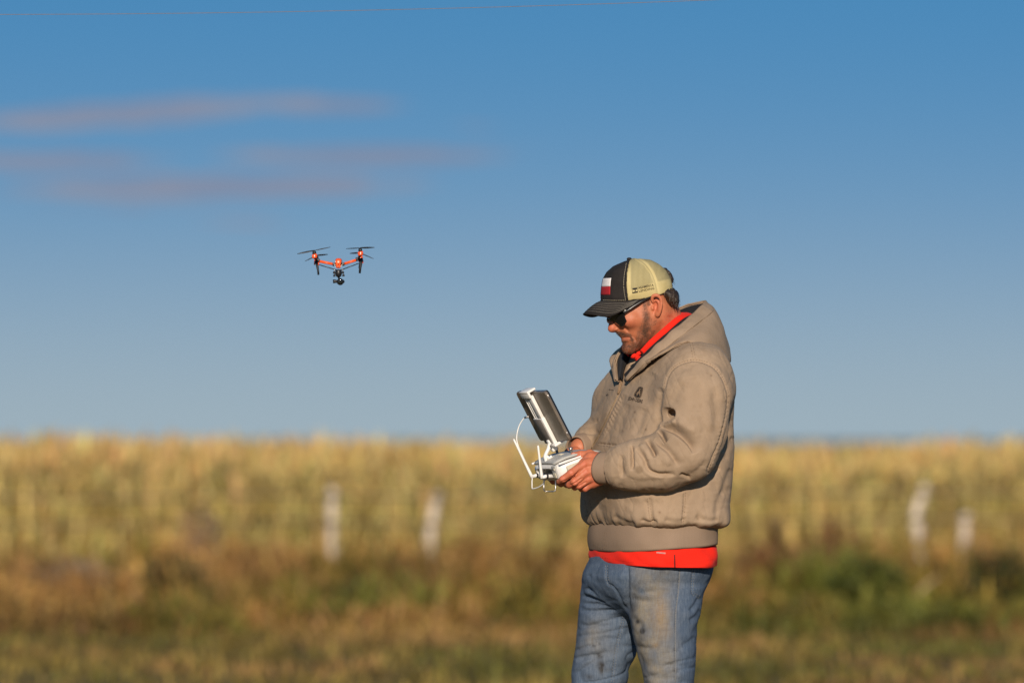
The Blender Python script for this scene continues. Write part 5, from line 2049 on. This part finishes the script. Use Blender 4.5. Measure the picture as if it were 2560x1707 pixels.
def mir(v, s):
    return v - Vector((HS, -HC, 0)) * 2 * s


for sg in (1, -1):
    # outline of the lens: (px, py, s) seen on the near side
    top = [(1524, 795, .006), (1531, 786, .022), (1542, 781, .042), (1553, 780, .056), (1561, 781, .066)]
    bot = [(1526, 801, .009), (1535, 804, .020), (1546, 812, .036), (1557, 815, .052), (1566, 803, .065)]
    tp, bt = spl(top, 4), spl(bot, 4)
    G = []
    for a, b in zip(tp, bt):
        row = []
        for j in range(7):
            f_ = j / 6
            c_ = a * (1 - f_) + b * f_
            v = H(c_[0] - 2.0 * math.sin(f_ * math.pi), c_[1], c_[2])
            row.append(list(v if sg > 0 else mir(v, c_[2])))
        G.append(row)
    V, F = shell(np.array(G), 0.002 * sg)
    ln = mesh_obj('lens', V, F, M_LENS, gl)
    loop = [Vector(G[i][0]) for i in range(len(G))] + [Vector(G[-1][j]) for j in range(1, 7)] + [Vector(G[i][6]) for i in range(len(G) - 2, -1, -1)] + [Vector(G[0][j]) for j in range(5, -1, -1)]
    V, F = tube(loop, 0.0014, 6)
    mesh_obj('rim', V, F, M_FRAME, gl)
    arm_p = [(1559, 783, .069), (1572, 774, .074), (1592, 761, .078), (1612, 749.5, .080), (1634, 741, .078)]
    ap = [H(*q_) if sg > 0 else mir(H(*q_), q_[2]) for q_ in spl(arm_p, 4)]
    V, F = tube(ap, [0.0052 - 0.0026 * i / len(ap) for i in range(len(ap))], 6)
    mesh_obj('temple', V, F, M_FRAME, gl)
    hp_ = [(1558, 779.5, .0725), (1566, 774, .076)]
    V, F = tube([H(*q_) if sg > 0 else mir(H(*q_), q_[2]) for q_ in hp_], [.0014, .0010], 6)
    mesh_obj('hinge', V, F, M_SILVER, gl)
    for e0, e1 in (((1570, 776.5, .0775), (1572.4, 772.8, .0779)), ((1573.6, 774.2, .0779), (1576, 770.6, .0785))):
        V, F = tube([H(*e0) if sg > 0 else mir(H(*e0), e0[2]), H(*e1) if sg > 0 else mir(H(*e1), e1[2])], .0004, 5)
        mesh_obj('temple_mark', V, F, M_SILVER, gl)
V, F = tube([H(1524, 796, .007), H(1521.5, 793, 0), mir(H(1524, 796, .007), .007)], .0018, 6)
mesh_obj('bridge', V, F, M_FRAME, gl)

# ================================================================ remote controller with tablet
M_WHITE = plain('white_plastic', (0.74, 0.72, 0.68), 0.4, 0, 0.45, var=0.03)
M_GREY = plain('grey_deck_plastic', (0.40, 0.39, 0.36), 0.5, 0, 0.4, var=0.05)
M_CREAM = plain('cream_grip_rubber', (0.52, 0.47, 0.36), 0.7, 0, 0.3, var=0.05)
M_STEEL = plain('grey_steel', (0.45, 0.43, 0.41), 0.3, 0.9, 0.5)
M_DARK = plain('black_plastic', (0.016, 0.016, 0.017), 0.45, 0, 0.4)
M_PLATE = plain('grey_holder_plate', (0.17, 0.15, 0.135), 0.5, 0.0, 0.4)

fv = Vector((-TC, -TS, 0))
lv = Vector((TS, -TC, 0))
uv = Vector((0, 0, 1))
PITCH = rad(18)
fc_ = (fv * math.cos(PITCH) - uv * math.sin(PITCH)).normalized()
uc_ = lv.cross(fc_) * -1
if uc_.z < 0:
    uc_ = -uc_
O = K(1368, 1181, 0.0)
CM = frame(O, fc_, lv, uc_)           # x forward, y to his left, z up off the deck; origin in the middle of the front face
ctl = empty('drone_controller', O)
tag(ctl, 'white two-stick drone controller with antennas held in both hands', 'controller')


def cbox(name, c, size, mat, parent=ctl, bev=0.004, seg=3, taper=None, rot=None):
    M = CM @ Matrix.Translation(c)
    if rot:
        M = M @ rot
    v, f = bevel_box(M, size, bev, seg, taper)
    return mesh_obj(name, v, f, mat, parent)


def ctub(name, pts, r, mat, parent=ctl, seg=8):
    v, f = tube([CM @ Vector(p) for p in pts], r, seg)
    return mesh_obj(name, v, f, mat, parent)


# body: lofted shell, thick at the front, thin towards the hands
sec = []
prof = [(.004, .060, .012, .012), (.000, .076, .020, .020), (-.010, .084, .024, .024), (-.030, .088, .0265, .026), (-.060, .092, .026, .024), (-.090, .094, .022, .019), (-.115, .090, .017, .013), (-.130, .080, .011, .008)]
G = []
for p_, hw, zt, zb_ in prof:
    row = []
    for j in range(49):
        a = 2 * math.pi * j / 48
        ca_, sa_ = math.cos(a), math.sin(a)
        e = 0.42
        yy = hw * math.copysign(abs(ca_) ** e, ca_)
        zz_ = (zt if sa_ > 0 else zb_) * math.copysign(abs(sa_) ** e, sa_)
        row.append(list(CM @ Vector((p_, yy, zz_))))
    G.append(row)
Gn = np.array(G)
V = Gn.reshape(-1, 3).tolist()
F = grid_faces(len(G), 49)
F.append(tuple(range(49)))
F.append(tuple((len(G) - 1) * 49 + j for j in range(49))[::-1])
mesh_obj('shell', V, F, M_WHITE, ctl)
# grey deck on top, running down the near corner of the front
G = []
for p_, hw, zt, zb_ in prof[1:]:
    G.append([list(CM @ Vector((p_, hw * .86 * q_, zt + .0028 - 0.0025 * abs(q_) ** 4))) for q_ in np.linspace(-1, 1, 13)])
V, F = shell(np.array(G), .005)
mesh_obj('deck', V, F, M_GREY, ctl)
cbox('button_panel', (.0020, .060, .002), (.006, .026, .034), M_GREY, bev=.002)
cbox('button', (.0056, .060, -.006), (.003, .017, .013), M_CREAM, bev=.0012)
cbox('port', (.0056, .054, .010), (.0025, .006, .003), M_DARK, bev=.0005, seg=1)
cbox('button', (.0056, .066, .010), (.003, .006, .006), M_CREAM, bev=.001)
for sg in (1, -1):
    cbox('grip', (-.062, sg * .0925, -.003), (.088, .006, .030), M_CREAM, bev=.0028)
    cbox('edge_trim', (-.034, sg * .0885, .0225), (.066, .006, .0055), M_WHITE, bev=.002)
    st = CM @ Matrix.Translation((-.062, sg * .048, .026))
    v, f = lathe([(.018, 0), (.018, .0025), (.013, .004)], st, 24)
    g_ = mesh_obj('stick_well', v, f, M_DARK, ctl)
    v, f = lathe([(.0038, .002), (.0034, .014), (.0055, .016), (.0058, .021), (.003, .022)], st, 12)
    mesh_obj('stick', v, f, M_STEEL, ctl)
cbox('switch', (-.030, .058, .030), (.010, .012, .006), M_CREAM, bev=.0015)

# antennas
def kx(px_, py_, s):
    return K(px_, py_, s)


for top, bot, hingep in (((1284, 1097, -.075), (1331, 1194, -.055), (1341, 1188, -.050)), ((1345, 1113, .040), (1355, 1196, .038), (1366, 1190, .036))):
    a, b = kx(*top), kx(*bot)
    v, f = tube([a, a.lerp(b, .04), a.lerp(b, .3), a.lerp(b, .9), b], [.0018, .0028, .0030, .0042, .0046], 10)
    an = mesh_obj('antenna', v, f, M_WHITE, ctl)
    hp_ = kx(*hingep)
    v, f = tube([b + uv * .003, hp_, hp_ - fv * .02], [.0046, .0050, .0055], 10)
    mesh_obj('antenna_hinge', v, f, M_WHITE, an)
    v, f = tube([hp_ + fv * .001, hp_ - fv * .004], [.0062, .0062], 10)
    mesh_obj('hinge_ring', v, f, M_DARK, an)

# carrying loop under the front, and the cable
v, f = tube([kx(*q_) for q_ in ((1360, 1200, .030), (1359.5, 1222, .030), (1361, 1227, .030), (1367, 1228, .030), (1383, 1228, .052), (1388, 1226.5, .054), (1389, 1221, .054), (1389, 1200, .054))], .0018, 8)
mesh_obj('carry_loop', v, f, M_STEEL, ctl)
cab = spl([(1318, 1041, -.055), (1310, 1045, -.07), (1298, 1064, -.08), (1292, 1090, -.08), (1295, 1112, -.075), (1312, 1150, -.065), (1329, 1190, -.055), (1330, 1205, -.05), (1330.5, 1220, -.045), (1334, 1221, -.035), (1347, 1217, -.01), (1358, 1209, .012), (1362, 1199, .02)], 8)
v, f = tube([kx(*q_) for q_ in cab], .0016, 6)
mesh_obj('cable', v, f, M_WHITE, ctl)
v, f = tube([kx(1322, 1041, -.052), kx(1312, 1043.5, -.066)], [.0032, .0028], 8)
mesh_obj('cable_plug', v, f, M_STEEL, ctl)

# ---- tablet
LEAN = rad(29)
hv = (uv * math.cos(LEAN) + fv * math.sin(LEAN)).normalized()
nv_ = lv.cross(hv)
if nv_.dot(fv) < 0:
    nv_ = -nv_                            # out of the tablet's back, away from him
TO = K(1358, 1040, 0.0)
TM = frame(TO, lv, hv, nv_)
t = NT('brushed_tablet_back')
n = t.noise(30, 3)
c = t.ramp(n, [(0.3, (0.15, 0.12, 0.095)), (0.7, (0.195, 0.16, 0.125))])
M_TAB = t.set(c, 0.38, 0.25, 0.5)
t = NT('tablet_screen')
M_SCREEN = t.set((0.012, 0.013, 0.016), 0.08, 0, 0.5)
TW, TH = .196, .144
tab = empty('tablet', K(1391, 1100, 0))
tag(tab, 'grey tablet clamped above the controller facing the man', 'tablet')


def tbox(name, c, size, mat, parent, bev=.002, seg=2, taper=None):
    v, f = bevel_box(TM @ Matrix.Translation(c), size, bev, seg, taper)
    return mesh_obj(name, v, f, mat, parent)


def rrect(w, h, r, n=6):
    out = []
    for cx, cy, a0 in ((w / 2 - r, h / 2 - r, 0), (-w / 2 + r, h / 2 - r, 90), (-w / 2 + r, -h / 2 + r, 180), (w / 2 - r, -h / 2 + r, 270)):
        for i in range(n + 1):
            a = rad(a0 + 90 * i / n)
            out.append((cx + r * math.cos(a), cy + r * math.sin(a)))
    return out


def rloft(rows, M, mat, name, parent):
    V, F, n = [], [], len(rows[0][0])
    for pts, z in rows:
        V += [M @ Vector((x, y, z)) for x, y in pts]
    for i in range(len(rows) - 1):
        F += [(i * n + j, i * n + (j + 1) % n, (i + 1) * n + (j + 1) % n, (i + 1) * n + j) for j in range(n)]
    F += [tuple(range(n))[::-1], tuple((len(rows) - 1) * n + j for j in range(n))]
    return mesh_obj(name, V, F, mat, parent, smooth=False)


rloft([(rrect(TW, TH, .010), -.0036), (rrect(TW, TH, .010), .000), (rrect(TW - .002, TH - .002, .010), .0026), (rrect(TW - .008, TH - .008, .008), .0036)], TM, M_TAB, 'back_case', tab)
rloft([(rrect(TW - .001, TH - .001, .010), -.0085), (rrect(TW, TH, .010), -.0037)], TM, M_SCREEN, 'screen', tab)
tbox('side_button', (TW / 2 + .0004, .055, -.001), (.0014, .012, .0024), M_STEEL, tab, .0004, 1)
tbox('side_button', (TW / 2 + .0004, -.052, -.001), (.0014, .010, .0024), M_STEEL, tab, .0004, 1)

# holder: clamp at the top, rails, plate, clamp at the bottom, arm to the deck (part of the controller)
hd = tbox('tablet_clamp', (-.0095, TH / 2 + .0045, .004), (.055, .006, .026), M_WHITE, ctl, .0015)
tbox('clamp_jaw', (-.0095, TH / 2 - .004, .0135), (.055, .016, .006), M_WHITE, hd, .0012)
tbox('rail', (-.0320, .032, .0085), (.0050, .066, .007), M_WHITE, ctl, .0010)
tbox('rail', (-.0190, .032, .0085), (.0050, .066, .007), M_WHITE, ctl, .0010)
tbox('rail', (.0060, .032, .0090), (.022, .066, .0090), M_WHITE, ctl, .0015)
hb = tbox('holder_body', (-.0095, -.037, .0092), (.057, .074, .0105), M_WHITE, ctl, .0015)
tbox('holder_plate', (-.0125, -.037, .0150), (.048, .070, .0014), M_PLATE, hb, .0004, 1)
tbox('tablet_clamp', (.014, -TH / 2 - .005, .004), (.030, .007, .030), M_WHITE, ctl, .0018)
hg = tbox('hinge_block', (-.006, -.078, .012), (.014, .034, .016), M_WHITE, ctl, .003)
v, f = lathe([(.004, -.001), (.004, .0012), (.003, .0014)], frame(K(1378, 1113, .012), fv, uv, lv), 14)
mesh_obj('hinge_pin', v, f, M_STEEL, hg)
armp = [(1376, 1106, .0), (1371, 1122, .0), (1365, 1134, .0), (1363, 1141, .0), (1365, 1150, .0), (1367.5, 1161, .0)]
v, f = tube([kx(*q_) for q_ in armp], [.006, .0052, .005, .0056, .0048, .005], 8)
mesh_obj('holder_arm', v, f, M_WHITE, ctl)
v, f = tube([kx(*q_) for q_ in ((1364, 1139, .0), (1374, 1146, .0), (1388, 1143, .0), (1404, 1137, .0))], [.005, .0042, .0042, .004], 8)
mesh_obj('holder_strut', v, f, M_WHITE, ctl)
v, f = bevel_box(frame(kx(1404, 1140, .012), fv, lv, uv), (.014, .020, .013), .002, 2)
mesh_obj('strut_clip', v, f, M_CREAM, ctl)
v, f = tube([kx(1377, 1138, .002), kx(1377.5, 1146, .002)], [.003, .003], 8)
mesh_obj('lock_knob', v, f, M_WHITE, ctl)

# ================================================================ the drone
DY = 0.25                                  # a little behind the man
DS = (D + DY) / D * KPX / 9.8             # metres per close-up pixel
M_ORANGE = plain('orange_shell', (0.90, 0.105, 0.018), 0.35, 0, 0.45, var=0.04)
M_BLACK = plain('black_composite', (0.012, 0.012, 0.014), 0.4, 0, 0.45)
M_LENSG = plain('camera_glass', (0.01, 0.012, 0.01), 0.08, 0, 0.6)
M_SIL = plain('silver_fitting', (0.42, 0.42, 0.42), 0.35, 0.6, 0.5)
DO = P(720 + 1240 / 9.8, 590 + 700 / 9.8, DY)
drone = empty('drone', DO)
tag(drone, 'orange and black quadcopter drone with camera hovering in the sky', 'drone')


def dp(u, v, w=0.0):
    """close-up pixel (u right, v down), w = depth in the same units, away from the camera"""
    return DO + Vector(((u - 1240) * DS, w * DS, -(v - 700) * DS))


def dtube(name, pts, r, mat, parent=drone, seg=10):
    rs = [q_ * DS for q_ in r] if isinstance(r, (list, tuple)) else r * DS
    v, f = tube([dp(*p) for p in pts], rs, seg)
    return mesh_obj(name, v, f, mat, parent)


def dbox(name, c, size, mat, parent=drone, bev=10, taper=None, roll=0.0, seg=3):
    M = Matrix.Translation(dp(*c)) @ Matrix.Rotation(roll, 4, 'Y')
    v, f = bevel_box(M, [q_ * DS for q_ in size], bev * DS, seg, taper)
    return mesh_obj(name, v, f, mat, parent)


def blade(name, hub, tip, chord, up, parent):
    """a twisted propeller blade from hub to tip (close-up units)"""
    G = []
    a, b = Vector(hub), Vector(tip)
    d_ = (b - a).normalized()
    for i in range(9):
        f_ = i / 8
        c_ = a.lerp(b, f_)
        ch = chord * (0.35 + 1.4 * math.sin(math.pi * min(1, 0.12 + f_ * 0.8)) * (1 - 0.55 * f_))
        tw = (0.75 - 0.5 * f_) * up
        side = Vector((0, 1, 0)) - d_ * d_.y
        side.normalize()
        nrm = d_.cross(side)
        sd = side * math.cos(tw) + nrm * math.sin(tw)
        G.append([list(dp(*(c_ + sd * ch))), list(dp(*c_)), list(dp(*(c_ - sd * ch)))])
    V, F = shell(np.array(G), 4 * DS)
    return mesh_obj(name, V, F, M_BLACK, parent)


# body: orange nose, dark belly
G = []
for w_, hu, t_, b_ in ((-158, 10, 680, 715), (-156, 30, 640, 755), (-152, 48, 606, 786), (-140, 62, 585, 800), (-100, 76, 560, 800), (0, 86, 545, 790), (180, 86, 540, 770), (330, 74, 545, 740), (380, 50, 560, 700)):
    row = []
    for j in range(33):
        a = 2 * math.pi * j / 32
        ca_, sa_ = math.cos(a), math.sin(a)
        row.append(list(dp(1238 + hu * math.copysign(abs(ca_) ** .6, ca_) * (1 if sa_ > 0 else .8), (t_ + b_) / 2 - (b_ - t_) / 2 * math.copysign(abs(sa_) ** .6, sa_), w_)))
    G.append(row)
V = np.array(G).reshape(-1, 3).tolist()
F = grid_faces(len(G), 33)[:] + [tuple(range(33)), tuple((len(G) - 1) * 33 + j for j in range(33))[::-1]]
mesh_obj('body_shell', V, F, M_ORANGE, drone)
dbox('nose_slot', (1236, 770, -156), (46, 20, 26), M_BLACK, bev=4)
for u, v_ in ((1168, 634), (1295, 630), (1152, 722), (1322, 718), (1168, 765), (1300, 755)):
    dbox('silver_bracket', (u, v_, -90), (22, 60, 34), M_SIL, bev=7)
dbox('arm_joint', (1133, 698, -20), (80, 90, 78), M_BLACK, bev=16, roll=rad(-8))
dbox('arm_joint', (1345, 692, -20), (80, 90, 78), M_BLACK, bev=16, roll=rad(12))
dtube('arm_tube', [(775, 622, 0), (1110, 690, 0)], 33, M_ORANGE)
dtube('arm_tube', [(1372, 684, 0), (1700, 580, 0)], 33, M_ORANGE)
dtube('arm_strut', [(745, 700, 40), (1190, 832, 40)], 11, M_BLACK)
dtube('arm_strut', [(1735, 668, 40), (1290, 836, 40)], 11, M_BLACK)
for sg, cu_, ct, cone_c in ((-1, 655, 372, 6), (1, 1778, 308, 0)):
    dw = (720, 590) if sg < 0 else (1715, 560)
    # leg arm end
    dbox('motor_mount', (dw[0], dw[1] + 5, 0), (110, 110, 90), M_BLACK, bev=18, roll=rad(-10 * sg))
    for k, (du, dv, wv) in enumerate(((0, 0, -430), (14, 92, 430))):
        mu, mv = cu_ + du * -sg * 2, ct + dv
        dtube('motor_boom', [(mu + 6, mv + 175, wv), (dw[0] - sg * -10, dw[1], 0)], [30, 30], M_BLACK)
        mo = dtube('motor', [(mu, mv + 5, wv), (mu + 2, mv + 25, wv), (mu + 6, mv + 88, wv)], [18, 44, 50], M_BLACK, seg=16)
        dtube('motor_ring', [(mu + 6, mv + 88, wv), (mu + 8, mv + 96, wv), (mu + 12, mv + 176, wv), (mu + 14, mv + 188, wv)], [54, 66, 66, 48], M_ORANGE, drone, 16)
        dbox('motor_light', (mu + 12, mv + 140, wv - 64), (18, 12, 60), M_SIL, mo, bev=4)
        pr = dtube('propeller', [(mu, mv - 6, wv), (mu, mv + 14, wv)], [16, 20], M_BLACK)
        if k == 0:
            if sg < 0:
                tips = ((245, 455, wv - 60), (1050, 285, wv + 60))
            else:
                tips = ((2130, 300, wv - 120), (1430, 322, wv + 120))
        else:
            if sg < 0:
                tips = ((960, 436, wv + 90), (400, 610, wv - 90))
            else:
                tips = ((1500, 412, wv + 90), (2090, 548, wv - 90))
        for q_, tp in enumerate(tips):
            blade('blade', (mu, mv, wv), tp, 15 if q_ == 0 else 9, -1 if q_ else 1, pr)
    # landing leg
    if sg < 0:
        dtube('landing_leg', [(690, 600, -20), (712, 700, -30), (738, 850, -40), (748, 955, -45)], [46, 34, 26, 24], M_BLACK)
        dtube('landing_leg', [(690, 600, 40), (705, 690, 80), (715, 800, 110)], [36, 24, 18], M_BLACK)
        pods = ((652, 672), (748, 680))
    else:
        dtube('landing_leg', [(1790, 540, -20), (1785, 650, -25), (1768, 790, -30), (1760, 915, -35)], [50, 42, 32, 26], M_BLACK)
        dtube('landing_leg', [(1790, 560, 40), (1760, 690, 80), (1740, 780, 110)], [36, 24, 18], M_BLACK)
        pods = ((1742, 600), (1832, 628))
    for (u, v_) in pods:
        dtube('leg_cap', [(u, v_ - 42, -10), (u, v_ + 38, -10)], [15, 17], M_ORANGE)
# gimbal and camera under the nose
dtube('gimbal_base', [(1240, 825, -120), (1240, 850, -120), (1242, 930, -120), (1246, 985, -120), (1250, 1020, -120)], [62, 78, 82, 66, 26], M_BLACK, drone, 16)
for u, v_ in ((1132, 900), (1350, 895), (1138, 975), (1362, 968)):
    dtube('damper', [(u, v_ - 26, -120), (u, v_ + 26, -120)], [26, 30], M_BLACK)
    dtube('damper_post', [(u + (20 if u < 1240 else -20), v_ - 90, -120), (u, v_ - 20, -120)], 10, M_SIL)
dtube('gimbal_arm', [(1250, 1010, -110), (1252, 1050, -110), (1262, 1075, -112)], [24, 22, 40], M_BLACK)
cm = dtube('camera_body', [(1282, 1125, 40), (1282, 1125, -60), (1282, 1125, -160), (1282, 1125, -185)], [70, 84, 84, 72], M_BLACK, drone, 20)
dtube('camera_lens', [(1278, 1122, -180), (1278, 1122, -215), (1278, 1122, -218)], [60, 58, 44], M_LENSG, cm, 20)
dtube('camera_motor', [(1105, 1115, -90), (1150, 1112, -90), (1185, 1116, -90), (1225, 1122, -90)], [46, 46, 36, 40], M_BLACK, cm, 14)
dtube('camera_cap', [(1345, 1120, -100), (1375, 1125, -100), (1388, 1130, -100)], [56, 34, 12], M_BLACK, cm, 12)
